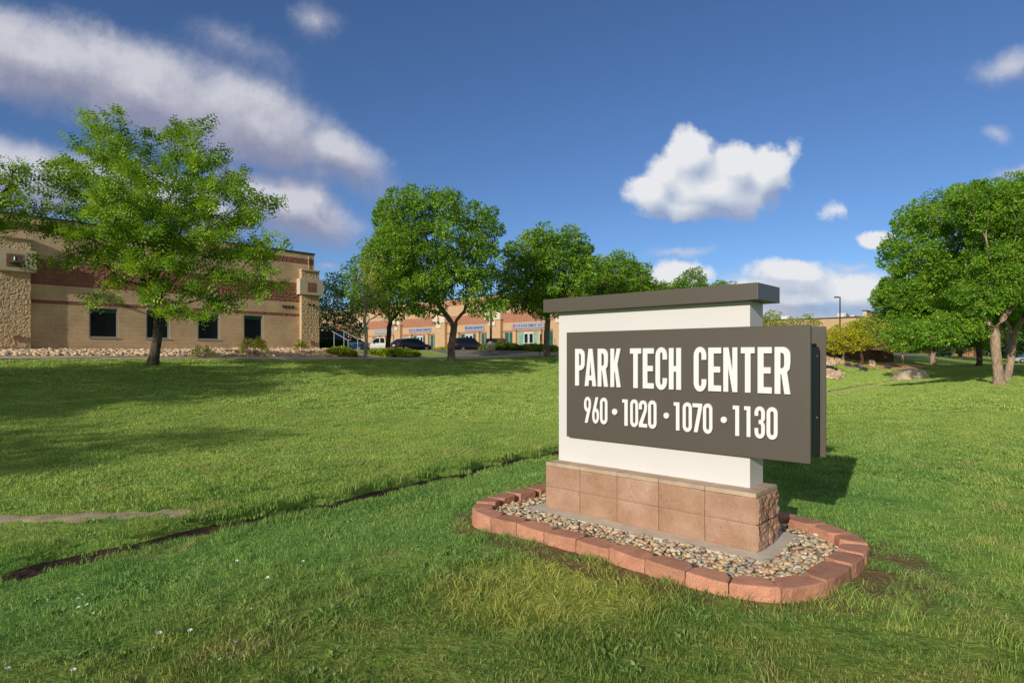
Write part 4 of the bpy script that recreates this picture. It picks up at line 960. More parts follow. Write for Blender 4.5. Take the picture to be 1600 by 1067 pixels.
# ------------------------------------------------------------------ vehicles
def loft(sections, n):
    vs, fs = [], []
    for s in sections: vs += s
    for i in range(len(sections)-1):
        for k in range(n-1): a = i*n+k; fs.append((a, a+1, a+n+1, a+n))
    fs.append(tuple(range(n))); fs.append(tuple(range((len(sections)-1)*n, len(sections)*n))[::-1])
    return vs, fs
def vehicle(name, label, px, Y, heading, kind, mat, zadj=0.0, group='cars in the parking lot', cat='car'):
    x, y = gpt(px, Y); z = hz(x, y)+.04+zadj
    t = thing(name, label, cat, (x, y, z), group, heading)
    D = {'suv': dict(L=4.7, w=.93, sill=.32, st=[(-2.35, .62, .86), (-2.30, 1.02, .90), (-1.9, 1.08, .93), (0, 1.05, .93), (1.0, 1.02, .93), (1.35, 1.0, .92), (2.1, .90, .88), (2.34, .72, .80)], gh=[(-2.28, 1.02), (-2.05, 1.62), (-.1, 1.72), (.55, 1.62), (1.2, 1.02)], wx=(-1.42, 1.45), wr=.36),
         'crossover': dict(L=4.7, w=.92, sill=.27, st=[(-2.35, .60, .84), (-2.30, .96, .88), (-1.8, 1.02, .92), (0, .98, .92), (.9, .95, .92), (1.2, .93, .91), (2.1, .76, .87), (2.36, .58, .76)], gh=[(-2.25, .96), (-1.55, 1.40), (-.3, 1.52), (.4, 1.44), (1.35, .94)], wx=(-1.45, 1.42), wr=.35),
         'sedan': dict(L=4.6, w=.89, sill=.24, st=[(-2.3, .55, .80), (-2.25, .92, .85), (-1.6, .96, .89), (0, .90, .89), (.8, .88, .89), (2.0, .70, .85), (2.3, .52, .74)], gh=[(-1.95, .94), (-1.1, 1.34), (-.2, 1.42), (.3, 1.36), (1.25, .88)], wx=(-1.38, 1.38), wr=.32),
         'pickup': dict(L=5.8, w=.98, sill=.42, st=[(-2.9, 1.12, .95), (-2.85, 1.16, .97), (-.75, 1.16, .97), (.9, 1.12, .97), (1.2, 1.12, .96), (2.6, 1.05, .93), (2.88, .80, .86)], gh=[(-.75, 1.12), (-.62, 1.78), (-.2, 1.84), (.45, 1.76), (1.3, 1.12)], wx=(-1.75, 1.75), wr=.40)}[kind]
    secs = []
    for (sx_, zt, w) in D['st']:
        zb = D['sill']+(.06 if abs(sx_) > D['L']/2-.1 else 0)
        secs.append([(sx_, s*ww, z_) for s, ww, z_ in ((-1, w*.9, zb), (-1, w, zb+.12), (-1, w, zb+(zt-zb)*.55), (-1, w*.97, zt-.07), (-1, w*.90, zt), (1, w*.90, zt), (1, w*.97, zt-.07), (1, w, zb+(zt-zb)*.55), (1, w, zb+.12), (1, w*.9, zb))])
    vs, fs = loft(secs, 10)
    body = obj_from('body', vs, fs, mat, t, True, local=True)
    bm = bmesh.new(); bm.from_mesh(body.data); bmesh.ops.recalc_face_normals(bm, faces=bm.faces)
    bmesh.ops.bevel(bm, geom=[e for e in bm.edges if e.calc_face_angle(0) > .5], offset=.03, segments=2, affect='EDGES'); bm.to_mesh(body.data); bm.free()
    # greenhouse
    gh = D['gh']; wb, wt = D['w']*.88, D['w']*.70
    def wz(z_): return wb+(wt-wb)*max(0, (z_-gh[0][1]))/(max(g[1] for g in gh)-gh[0][1])
    low = [(gx, gh[0][1]-.03 if i in (0, len(gh)-1) else gh[0][1]-.03) for i, (gx, gz) in enumerate(gh)]
    vs = []; fs = []
    for s in (-1, 1):
        for gx, gz in gh: vs.append((gx, s*wz(gz), gz))
    k = len(gh)
    fs.append(tuple(range(k))); fs.append(tuple(range(k, 2*k))[::-1])
    for i in range(k-1): fs.append((i, i+1, k+i+1, k+i))
    obj_from('cabin_glass', vs, fs, M['carglass'], t, False, local=True)
    m = MB(); e = .012
    for i in range(1, k-2):
        (xa, za), (xb, zb_) = gh[i], gh[i+1]
        m.quad([(xa, -wz(za)-e, za+e), (xb, -wz(zb_)-e, zb_+e), (xb, wz(zb_)+e, zb_+e), (xa, wz(za)+e, za+e)])
        for s in (-1, 1): m.quad([(xa, s*(wz(za)+e), za+e), (xb, s*(wz(zb_)+e), zb_+e), (xb, s*(wz(zb_-.07)+e), zb_-.07), (xa, s*(wz(za-.07)+e), za-.07)])
    def pillar(xa, za, xb, zb_, w_):
        for s in (-1, 1): m.quad([(xa, s*(wz(za)+e), za), (xa+w_, s*(wz(za)+e), za), (xb+w_, s*(wz(zb_)+e), zb_), (xb, s*(wz(zb_)+e), zb_)])
    (x0, z0), (x1, z1) = gh[0], gh[1]; pillar(x0, z0, x1, z1, .16 if kind != 'pickup' else .1)
    (x0, z0), (x1, z1) = gh[-1], gh[-2]; pillar(x0-.1, z0, x1-.06, z1, .1)
    xm = (gh[1][0]+gh[-2][0])/2; pillar(xm, gh[0][1], xm+.02, max(g[1] for g in gh)-.02, .09)
    m.build('roof', mat, t, local=True)
    # wheels
    for wx in D['wx']:
        for s in (-1, 1):
            m = MB(); wr = D['wr']; m.cyl((wx, s*(D['w']-.21), wr), (wx, s*(D['w']+.012), wr), wr, n=20); wl = m.build('wheel', M['tyre'], t, local=True)
            m = MB(); m.cyl((wx, s*(D['w']+.004), wr), (wx, s*(D['w']+.022), wr), wr*.66, wr*.6, n=16); m.build('rim', M['rim'], wl, local=True)
    for s in (-1, 1):
        zt = D['st'][1][1]; m = MB(); m.box(-D['L']/2-.02, -D['L']/2+.16, s*D['w']*.60 if s > 0 else -D['w']*.95, s*D['w']*.95 if s > 0 else -D['w']*.60, zt-.28, zt-.06, bev=.02); m.build('taillight', M['tail'], t, local=True)
        zt = D['st'][-1][1]; m = MB(); m.box(D['L']/2-.22, D['L']/2-.03, s*D['w']*.52 if s > 0 else -D['w']*.86, s*D['w']*.86 if s > 0 else -D['w']*.52, zt-.16, zt-.02, bev=.02); m.build('headlight', M['head'], t, local=True)
        m = MB(); m.box(.75, .92, s*(D['w']+.02) if s > 0 else -D['w']-.2, s*(D['w']+.2) if s > 0 else -D['w']-.02, D['st'][3][1]-.02, D['st'][3][1]+.14, bev=.02); m.build('mirror', mat, t, local=True)
    m = MB(); m.box(-D['L']/2-.03, -D['L']/2+.03, -.26, .26, .62, .76); m.build('number_plate', M['head'], t, local=True)
    m = MB(); m.box(-D['L']/2+.25, D['L']/2-.25, -D['w']*.8, D['w']*.8, .2, D['sill']+.1); m.build('underbody', M['tyre'], t, local=True)
    if kind == 'pickup':
        m = MB(); m.box(-2.8, -.82, -.8, .8, 1.162, 1.17); m.build('truck_bed', M['dark'], t, local=True)
    return t
hN = math.atan2(Ny, Nx)
vehicle('parked_car', 'black crossover parked nose to the shops beside the light juniper bed', 643, 68, hN-.02, 'crossover', M['p_black'])
vehicle('parked_car', 'black tall SUV half behind the middle ash trunk', 730, 72, hN-.05, 'suv', M['p_black'])
vehicle('parked_car', 'dark blue SUV behind the dark juniper bed and lamp post', 779, 75, hN+.35, 'suv', M['p_navy'])
vehicle('parked_truck', 'white pickup truck facing left behind the clipped juniper', 594, 76, math.pi+.12, 'pickup', M['p_white'], cat='pickup truck')
vehicle('parked_car', 'bright blue sedan behind the handrails of the steps', 541, 62, math.pi+.1, 'sedan', M['p_blue'])
vehicle('parked_car', 'dark blue car just showing past the corner of the brick building', 500, 52, math.pi-.35, 'suv', M['p_navy'])
vehicle('parked_car', 'small blue car in shade beyond the far ash trunk at right', 1470, 128, 0.2, 'sedan', M['p_blue'], group='cars beyond the right-hand trees')
vehicle('parked_car', 'pale silver car at the right edge beyond the tree trunks', 1610, 84, 2.9, 'sedan', M['p_silver'], group='cars beyond the right-hand trees')

# ------------------------------------------------------------------ street furniture
def lamp_post(label, px, Y, h, arm):
    x, y = gpt(px, Y); z = hz(x, y); t = thing('lamp_post', label, 'lamp post', (x, y, z), 'parking lot lamp posts'); f = lambda a, b, c: Vector((x+a, y+b, z+c))
    m = MB(f); m.cyl((0, 0, -.1), (0, 0, .6), .28, n=14); m.build('post_base', M['concrete'], t)
    m = MB(f); m.cyl((0, 0, .6), (0, 0, h), .11, .09, 10); m.build('post', M['dark'], t)
    m = MB(f); m.cyl((0, 0, h-.12), (arm*.4, 0, h-.08), .05, n=8); m.build('arm', M['dark'], t)
    m = MB(f); m.box(min(arm*.3, arm*1.1), max(arm*.3, arm*1.1), -.2, .2, h-.16, h+.02, bev=.03); m.build('lamp_head', M['dark'], t)
lamp_post('slim black lamp post in front of the shops between two ash trees', 767, 58, 7.4, .6)
lamp_post('tall dark lamp post rising above the crab apples', 1312.5, 92, 8.6, -.75)
def rail(label, px, Y, n0):
    x, y = gpt(px, Y); u, v = uv_of(x, y); z = float(hgt_uv(u, v, False)); t = thing('handrail', label, 'handrail', W(u, v, z), 'handrails of the steps'); f = lambda a, b, c: W(u+a, v+b, z+c)
    m = MB(f); m.cyl((0, 0, 0), (0, 0, .88), .024, n=8); m.cyl((1.5, 0, .3), (1.5, 0, 1.35), .024, n=8); m.build('rail_post', M['grey_rail'], t)
    m = MB(f); m.cyl((-.28, 0, .90), (.05, 0, .90), .024, n=8); m.cyl((.05, 0, .90), (1.75, 0, 1.46), .024, n=8); m.build('top_rail', M['grey_rail'], t)
rail('grey tube handrail on the left side of the concrete steps', 544, 34.6, 0)
rail('grey tube handrail on the right side of the concrete steps', 559, 36.0, 1)
def steps():
    u0, v0 = uv_of(*gpt(544, 34.2)); t = thing('steps', 'short flight of pale concrete steps up to the parking lot', 'steps', W(u0, v0+.6, 1.3))
    f = lambda a, b, c: W(u0+a, v0+.05+b, c)
    m = MB(f)
    for k in range(5): m.box(.02+k*.34, 2.4, .05, 1.55, 1.0, 1.50+k*.125, bev=.01)
    m.build('tread', M['kerb'], t)
steps()
def sign_post():
    x, y = gpt(843, 43.5); z = hz(x, y); t = thing('sign_post', 'thin dark post with a small sign seen edge-on beside the ash trunk', 'sign post', (x, y, z)); f = lambda a, b, c: Vector((x+a, y+b, z+c))
    m = MB(f); m.cyl((0, 0, -.1), (.09, .0, 1.5), .03, n=8); m.build('post', M['dark'], t)
    m = MB(f); m.box(.05, .14, -.25, .25, 1.05, 1.58, bev=.01); m.build('sign_plate', M['dark'], t)
sign_post()
for k, (px, Yy) in enumerate(((852.5, 45.5), (867, 46.5))):
    x, y = gpt(px, Yy); z = hz(x, y); m = MB(lambda a, b, c: Vector((x+a, y+b, z+c))); m.cyl((0, 0, -.05), (0, 0, 1.0), .022, n=6); m.cyl((0, 0, .98), (.0, .0, 1.03), .03, n=6)
    o = m.build('marker_post', M['grey_rail']); tagp(o, ['thin grey marker post just left of the end ash trunk', 'thin grey marker post between the ash trunk and the sign'][k], 'post', 'thin marker posts')

# ------------------------------------------------------------------ trees
def tube(V_, Fc, pts, rad, sides):
    prev = None; n = len(pts)
    for i in range(n):
        d = pts[min(i+1, n-1)]-pts[max(i-1, 0)]; d = d/(np.linalg.norm(d)+1e-9)
        ref = np.array([0, 0, 1.]) if abs(d[2]) < .9 else np.array([1., 0, 0]); a = np.cross(d, ref); a /= np.linalg.norm(a); b_ = np.cross(d, a)
        i0 = len(V_)
        for k in range(sides):
            an = 2*math.pi*k/sides; V_.append(pts[i]+rad[i]*(a*math.cos(an)+b_*math.sin(an)))
        if prev is not None:
            for k in range(sides): j = (k+1) % sides; Fc.append((prev+k, prev+j, i0+j, i0+k))
        prev = i0
def skeleton(base, fork_z, lean, clusters, r0, rg, tip=.012, pw=.46, up=.55):
    nodes = []; par = []
    nb = 6
    for i in range(nb+1):
        t = i/nb; nodes.append(np.array([base[0]+lean[0]*t+.05*math.sin(t*5+base[0]), base[1]+lean[1]*t, base[2]-.15+(fork_z-base[2]+.15)*t])); par.append(i-1)
    fork = nodes[-1]; plen = [np.linalg.norm(nodes[i]-nodes[0]) for i in range(nb+1)]
    top_c = clusters[np.argsort(-clusters[:, 2])[:3]].mean(0)
    order = np.argsort(np.linalg.norm((clusters-fork)*[1, 1, 1], axis=1)); isleaf = []
    dirs = [np.array([0, 0, 1.])]*(nb+1)
    for ci in order:
        c_ = clusters[ci]; A = np.array(nodes[nb-1:]); dd = c_-A; dist = np.linalg.norm(dd, axis=1)
        al = (dd*np.array(dirs[nb-1:])).sum(1)/(dist+1e-6)
        cost = dist*(1.35-.55*al)+.30*np.array(plen[nb-1:])+np.maximum(0, A[:, 2]-c_[2]+.1)*.9
        k = int(np.argmin(cost))+nb-1; p0 = nodes[k]; d0 = dirs[k]; L_ = dist[k-nb+1]; ns = max(1, int(L_/.45)); last = k
        m1 = p0+(d0*.45+np.array([0, 0, up*.25]))*L_*.5
        m1 = m1+rg.normal(size=3)*L_*.06
        for s in range(1, ns+1):
            t = s/ns; q = (1-t)**2*p0+2*t*(1-t)*m1+t*t*c_+ (rg.normal(size=3)*.035 if s < ns else 0)
            dv = q-nodes[last]; ln = np.linalg.norm(dv)+1e-9
            nodes.append(q); par.append(last); dirs.append(dv/ln); plen.append(plen[last]+ln); last = len(nodes)-1
        isleaf.append(last)
    n = len(nodes); cnt = np.zeros(n)
    for l in isleaf: cnt[l] += 1
    for i in range(n-1, 0, -1): cnt[par[i]] += cnt[i]
    rad = np.maximum(tip*.8, r0*.88*(cnt/len(isleaf))**.52)
    for i in range(nb+1): rad[i] = r0*(1.0+.10*(1-i/nb)+(.55 if i == 0 else (.12 if i == 1 else 0)))
    kids = {}
    for i in range(1, n): kids.setdefault(par[i], []).append(i)
    V_, Fc = [], []; stack = [(0, None)]
    while stack:
        s, p = stack.pop(); ch = [s] if p is None else [p, s]
        cur = s
        while cur in kids:
            ks = sorted(kids[cur], key=lambda k: -cnt[k]); 
            for k in ks[1:]: stack.append((k, cur))
            cur = ks[0]; ch.append(cur)
        pts = [nodes[i] for i in ch]; rr = [rad[i] for i in ch]
        if p is not None: rr[0] = min(rad[p]*.9, rad[s]*1.3)
        mr = max(rr); tube(V_, Fc, pts, rr, 12 if mr > .12 else (7 if mr > .04 else 4))
    return np.array(V_), np.array(Fc)
def leafcloud(centres, rc, m, size, aspect, flat, rg, out_from, droop=.25, pin=0, horiz=.5, elong=0):
    """diamond leaves; pin>0: each spray carries 2*pin leaflets on a rachis"""
    n = len(centres); tot = n*m
    d = rg.normal(size=(tot, 3)); d /= np.linalg.norm(d, axis=1)[:, None]; rr = rg.uniform(.25, 1, tot)**.5
    crad = np.repeat(rc, m)
    p = np.repeat(centres, m, 0)+d*(rr*crad)[:, None]*np.array([1, 1, flat])
    cl = np.repeat(rg.uniform(0, 1, n), m)
    if elong:
        oc = np.repeat(centres, m, 0)-out_from; oc[:, 2] *= .25; oc /= np.linalg.norm(oc, axis=1)[:, None]+1e-9
        p = np.repeat(centres, m, 0)+oc*(rg.uniform(-1, 1, tot)*crad*elong)[:, None]+d*(rr*crad*.55)[:, None]*np.array([1, 1, flat*1.6])
    outd = p-out_from; outd[:, 2] *= .4; outd /= np.linalg.norm(outd, axis=1)[:, None]+1e-9
    ax = outd*.7+d*.6+rg.normal(size=(tot, 3))*.45; ax[:, 2] -= droop; ax /= np.linalg.norm(ax, axis=1)[:, None]
    nrm = np.array([0, 0, 1.])*horiz+rg.normal(size=(tot, 3))*(.55)+outd*.45; 
    side = np.cross(ax, nrm); side /= np.linalg.norm(side, axis=1)[:, None]+1e-9; up = np.cross(side, ax)
    tone = np.clip(.48+.45*(cl-.5)+rg.normal(size=tot)*.22, 0, 1)
    if pin == 0:
        L_ = size*rg.uniform(.7, 1.3, tot); Wd = L_*aspect
        a = p; b_ = p+ax*(L_*.5)[:, None]+side*(Wd*.5)[:, None]+up*(L_*.06)[:, None]; c_ = p+ax*L_[:, None]-up*(L_*.10)[:, None]; e = p+ax*(L_*.5)[:, None]-side*(Wd*.5)[:, None]+up*(L_*.06)[:, None]
        V_ = np.stack([a, b_, c_, e], 1).reshape(-1, 3); return V_, np.arange(len(V_)).reshape(-1, 4), tone
    Vs = []; RL = size*rg.uniform(.7, 1.25, tot)
    for k in range(pin):
        t = (k+.6)/pin; q = p+ax*(RL*t)[:, None]-np.array([0, 0, 1.])*(RL*droop*.6*t*t)[:, None]
        ll = RL*.46*(1-.45*t); ww = ll*.46
        for s in (-1, 1):
            dr = side*s*.85+ax*.5; q2 = q+dr*(ll*.5)[:, None]; pw_ = ax*.85-side*s*.5
            Vs.append(np.stack([q, q2+pw_*(ww*.5)[:, None], q+dr*ll[:, None]-up*(ll*.12)[:, None], q2-pw_*(ww*.5)[:, None]], 1))
    V_ = np.concatenate(Vs, 0).reshape(-1, 3); return V_, np.arange(len(V_)).reshape(-1, 4), np.tile(tone, 2*pin)
def sample_lobes(lobes, dens, rg, shell=.5, sep=.0):
    """lobes: world ellipsoids (x,y,z,rx,ry,rz) -> cluster centres"""
    out = []
    vol = [l[3]*l[4]*l[5] for l in lobes]
    for l, v in zip(lobes, vol):
        k = max(3, int(dens*v**.75)); d = rg.normal(size=(k, 3)); d /= np.linalg.norm(d, axis=1)[:, None]
        r = rg.uniform(shell**3, 1, k)**(1/3); out.append(np.array(l[:3])+d*r[:, None]*np.array(l[3:]))
    P = np.concatenate(out)
    keep = []
    for p in P:
        if all((p-q).dot(p-q) > sep*sep for q in keep): keep.append(p)
    return np.array(keep)
def tree(name, label, cat, px, Y, lobes_px, bark, leaf, r0, fork_py, style, seed, group=None, dens=26, m=130, size=.15, rc=.5, sep=.5, lean=(0, 0), shell=.45, depth=1.0, flat=.75, extra=True, trunks=1, aspect=.5, horiz=.2, tip=.012, zoff=0, droop=.25, dyall=0.0):
    rg = np.random.default_rng(seed); x, y = gpt(px, Y); z = hz(x, y)+zoff; s = Y/F
    lob = []
    cxm = np.mean([l[0] for l in lobes_px])
    for l in lobes_px:
        rx, rz = l[2]*s, l[3]*s; dy = (l[4] if len(l) > 4 else 0)*s+dyall; ry = .5*(rx+rz)*depth
        Yl = Y+dyall; lob.append(((l[0]-CX)/F*Yl, y+dy, zz(l[1], Yl), rx, ry, rz))
        if extra and min(rx, rz) > .7:
            for sg in (-1, 1):
                yo = sg*ry*rg.uniform(.7, 1.0); lob.append(((l[0]+rg.uniform(-.2, .2)*l[2]-CX)/F*(Yl+yo*.8), y+dy+yo, zz(l[1]+.12*l[3], Yl+yo*.8), rx*.78, ry*.7, rz*.72))
    cl = sample_lobes(lob, dens, rg, shell, sep)
    cl = cl[cl[:, 2] > z+1.0] if style != 'shrub' else cl
    t = thing(name, label, cat, (x, y, z), group)
    fz = zz(fork_py, Y)
    Vt, Ft = skeleton(np.array([x, y, z]), fz, (lean[0]*s, lean[1]*s), cl, r0, rg, tip=tip)
    if trunks > 1:
        pass
    fast_mesh('trunk', Vt, Ft, M[bark], t, smooth=True)
    rcs = rg.uniform(.65, 1.25, len(cl))*rc
    ctr = np.array([x, y, np.mean(cl[:, 2])])
    Vl, Fl, tn = leafcloud(cl, rcs, m, size, aspect, flat, rg, ctr, pin=3 if style == 'feather' else 0, elong=1.5 if style == 'feather' else 0, droop=droop, horiz=horiz)
    fast_mesh('crown', Vl, Fl, M[leaf], t, {'tone': tn})
    return t
LO = 'feathery honey locust trees by the sidewalk'; AS = 'ash trees in the row along the sidewalk'
tree('locust_tree', 'large feathery bright green tree in front of the brick building', 'tree', 240, 23.3,
     [(185, 232, 48, 44), (155, 212, 26, 22), (292, 240, 46, 40), (335, 265, 35, 45), (235, 290, 80, 60), (350, 315, 62, 42), (130, 290, 52, 42), (95, 305, 32, 20), (160, 350, 80, 34), (120, 385, 55, 28), (260, 370, 90, 55), (355, 380, 62, 38), (385, 425, 45, 26), (340, 445, 60, 26), (300, 475, 45, 16), (195, 462, 52, 10), (175, 410, 50, 26), (250, 330, 60, 50, 60), (250, 330, 60, 50, -60), (240, 420, 45, 30)],
     'bark_dark', 'lf_locust', .16, 478, 'feather', 11, LO, dens=30, m=62, size=.36, rc=.42, sep=.74, dyall=-2.3, lean=(8, 0), shell=.55, flat=.22, horiz=.7, depth=.9)
tree('locust_tree', 'feathery tree cut off by the left edge of the photo', 'tree', -62, 20.5,
     [(-45, 300, 58, 40), (-90, 260, 70, 50), (-65, 345, 66, 26), (-70, 375, 56, 14), (-8, 275, 36, 18), (-140, 320, 60, 60), (-30, 330, 46, 26, 40)],
     'bark_dark', 'lf_locust', .16, 480, 'feather', 12, LO, dens=30, m=62, size=.36, rc=.42, sep=.74, dyall=-1.6, flat=.22, horiz=.7)
tree('young_tree', 'slim young tree with a pale trunk and thin crown on the bank', 'tree', 572, 31.6,
     [(575, 440, 20, 34), (592, 465, 22, 22), (566, 480, 20, 18), (583, 410, 16, 20), (600, 490, 12, 10), (560, 455, 14, 18)],
     'bark_pale', 'lf_olive', .085, 500, 'ash', 13, None, dens=30, m=38, size=.12, rc=.30, sep=.3, lean=(-2, 0), tip=.010, extra=False)
tree('ash_tree', 'dark-trunked green tree between the young tree and the middle ash', 'tree', 607, 44,
     [(575, 415, 28, 32), (600, 385, 22, 18), (612, 430, 42, 42), (580, 460, 38, 28), (632, 470, 38, 26), (645, 435, 24, 35), (560, 440, 18, 25)],
     'bark_dark', 'lf_ash', .17, 512, 'ash', 14, None, dens=20, m=110, size=.20, rc=.62, sep=.7)
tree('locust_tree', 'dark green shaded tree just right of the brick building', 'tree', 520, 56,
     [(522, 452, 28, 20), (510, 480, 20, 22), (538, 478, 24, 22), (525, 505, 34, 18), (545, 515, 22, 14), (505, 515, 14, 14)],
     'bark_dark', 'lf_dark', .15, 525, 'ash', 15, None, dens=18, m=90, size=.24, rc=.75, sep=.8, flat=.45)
tree('ash_tree', 'broad ash tree with clumped crown in the middle of the row', 'tree', 705, 36.0,
     [(612, 340, 32, 26), (595, 345, 16, 12), (640, 322, 24, 26), (683, 325, 45, 26), (700, 318, 25, 18), (745, 338, 22, 22), (762, 362, 18, 24), (625, 385, 45, 38), (680, 375, 55, 38), (745, 385, 30, 32), (610, 430, 34, 26), (655, 440, 45, 30), (705, 425, 38, 24), (750, 430, 24, 30), (740, 470, 28, 16), (660, 478, 32, 14), (685, 460, 25, 14), (770, 480, 16, 12)],
     'bark', 'lf_ash', .20, 505, 'ash', 16, AS, dens=26, m=170, size=.165, rc=.50, sep=.58, dyall=-2.2, lean=(4, 0), shell=.6)
tree('ash_tree', 'ash tree whose trunk stands just left of the sign', 'tree', 855, 42.7,
     [(852, 376, 34, 18), (885, 380, 24, 22), (822, 398, 30, 24), (905, 400, 20, 26), (860, 410, 45, 30), (805, 432, 28, 24), (905, 430, 26, 26), (850, 445, 48, 24), (800, 468, 30, 16), (845, 478, 36, 16), (895, 465, 28, 18)],
     'bark', 'lf_ash', .19, 500, 'ash', 17, AS, dens=26, m=160, size=.19, rc=.58, sep=.64, dyall=-2.2, shell=.6)
tree('ash_tree', 'ash tree with its crown rising behind the left end of the sign cap', 'tree', 965, 49.4,
     [(966, 416, 32, 20), (945, 425, 28, 24), (930, 436, 28, 26), (994, 434, 28, 20), (970, 440, 36, 24), (965, 460, 44, 26), (925, 465, 24, 24), (1010, 458, 22, 14)],
     'bark', 'lf_ash', .2, 505, 'ash', 18, AS, dens=26, m=170, size=.20, rc=.68, sep=.7, shell=.5)
tree('young_tree', 'thin-crowned tree tip showing above the middle of the sign cap', 'tree', 1085, 62,
     [(1086, 438, 20, 16), (1068, 448, 28, 12), (1100, 453, 24, 12), (1042, 450, 20, 9), (1130, 447, 16, 7), (1020, 456, 18, 9)],
     'bark', 'lf_ash', .14, 500, 'ash', 19, None, dens=36, m=80, size=.2, rc=.5, sep=.45, extra=False)
tree('conifer_tree', 'small pointed green tree behind the right end of the sign cap', 'tree', 1206, 85,
     [(1207, 492, 7, 10), (1203, 505, 14, 12), (1190, 512, 14, 10), (1218, 510, 14, 9)],
     'bark', 'lf_olive', .1, 530, 'ash', 20, None, dens=20, m=60, size=.26, rc=.6, sep=.5, extra=False)
tree('young_tree', 'sparse small tree over the top edge of the sign panel', 'tree', 1250, 88,
     [(1240, 502, 14, 7), (1262, 500, 12, 9), (1275, 507, 10, 7), (1230, 508, 12, 6)],
     'bark', 'lf_olive', .1, 530, 'ash', 21, None, dens=20, m=45, size=.24, rc=.5, sep=.5, extra=False)
# crab apples on the mulch
CR = 'crab apple trees on the mulch bed'
tree('crabapple_tree', 'yellow-green crab apple with low round crown over the river rocks', 'tree', 1318, 60,
     [(1318, 524, 30, 17), (1300, 534, 20, 13), (1338, 532, 22, 15), (1325, 510, 18, 9), (1312, 542, 24, 8)],
     'bark', 'lf_crab', .12, 552, 'shrub', 22, CR, dens=26, m=90, size=.17, rc=.42, sep=.5, extra=True)
tree('crabapple_tree', 'olive-green crab apple with twisted trunk in front of the stone wall', 'tree', 1346, 63,
     [(1352, 513, 22, 12), (1375, 520, 26, 15), (1355, 531, 26, 14), (1388, 534, 24, 13), (1368, 506, 16, 8)],
     'bark_warm', 'lf_olive', .15, 552, 'shrub', 23, CR, dens=26, m=90, size=.18, rc=.45, sep=.5)
tree('crabapple_tree', 'greener crab apple at the far end of the stone wall', 'tree', 1410, 68,
     [(1400, 528, 22, 15), (1422, 524, 24, 18), (1412, 508, 20, 12), (1436, 536, 20, 11), (1404, 540, 22, 8)],
     'bark_warm', 'lf_ash2', .13, 550, 'shrub', 24, CR, dens=24, m=90, size=.2, rc=.5, sep=.5)
tree('crabapple_tree', 'leafy small tree showing above the crab apples in front of the low building', 'tree', 1372, 84,
     [(1372, 502, 24, 14), (1395, 506, 22, 14), (1350, 508, 16, 9), (1385, 520, 34, 14)],
     'bark', 'lf_olive', .13, 545, 'shrub', 29, CR, dens=20, m=80, size=.24, rc=.6, sep=.7)
RT = 'broad ash trees on the right lawn'
tree('ash_tree', 'nearest large ash with pale forked trunk on the right lawn', 'tree', 1560, 32,
     [(1510, 318, 34, 28), (1550, 330, 42, 38), (1558, 398, 48, 45), (1600, 370, 50, 50), (1530, 465, 38, 28), (1590, 445, 46, 34), (1490, 508, 40, 20), (1450, 520, 36, 18), (1412, 530, 28, 12), (1525, 518, 30, 16), (1660, 340, 60, 55), (1680, 420, 60, 50), (1590, 300, 45, 22)],
     'bark_warm', 'lf_ash2', .22, 522, 'ash', 25, RT, dens=24, m=270, size=.135, rc=.52, sep=.55, shell=.6, lean=(-4, 0))
tree('ash_tree', 'second ash standing right behind the nearest one with leaning trunk', 'tree', 1573, 36.5,
     [(1600, 330, 60, 45), (1640, 400, 60, 50), (1560, 360, 40, 40), (1650, 470, 50, 30), (1700, 380, 60, 60), (1590, 300, 40, 22), (1520, 310, 36, 22), (1440, 345, 36, 30), (1480, 340, 44, 34), (1415, 398, 34, 36), (1458, 400, 46, 44)],
     'bark_warm', 'lf_ash2', .19, 530, 'ash', 26, RT, dens=24, m=240, size=.16, rc=.62, sep=.68, shell=.6, lean=(10, 0))
tree('ash_tree', 'third ash trunk in line behind the nearest pair', 'tree', 1577, 52,
     [(1590, 430, 50, 50), (1550, 470, 40, 32), (1640, 450, 50, 40), (1600, 490, 45, 20), (1510, 470, 40, 34), (1520, 430, 36, 36), (1478, 440, 38, 38)],
     'bark_warm', 'lf_ash2', .21, 540, 'ash', 27, RT, dens=19, m=260, size=.21, rc=.75, sep=.82, shell=.6)
tree('ash_tree', 'ash with short pale trunk near the driveway, in line with the boulder', 'tree', 1458, 76,
     [(1402, 460, 32, 28), (1445, 462, 46, 34), (1480, 455, 40, 34), (1415, 495, 34, 20), (1440, 500, 36, 26), (1480, 500, 36, 28), (1415, 525, 30, 13), (1445, 528, 30, 12), (1480, 525, 34, 13), (1515, 520, 28, 18), (1535, 525, 20, 16)],
     'bark_warm', 'lf_ash2', .27, 543, 'ash', 28, RT, dens=20, m=160, size=.30, rc=.8, sep=.8, shell=.5)
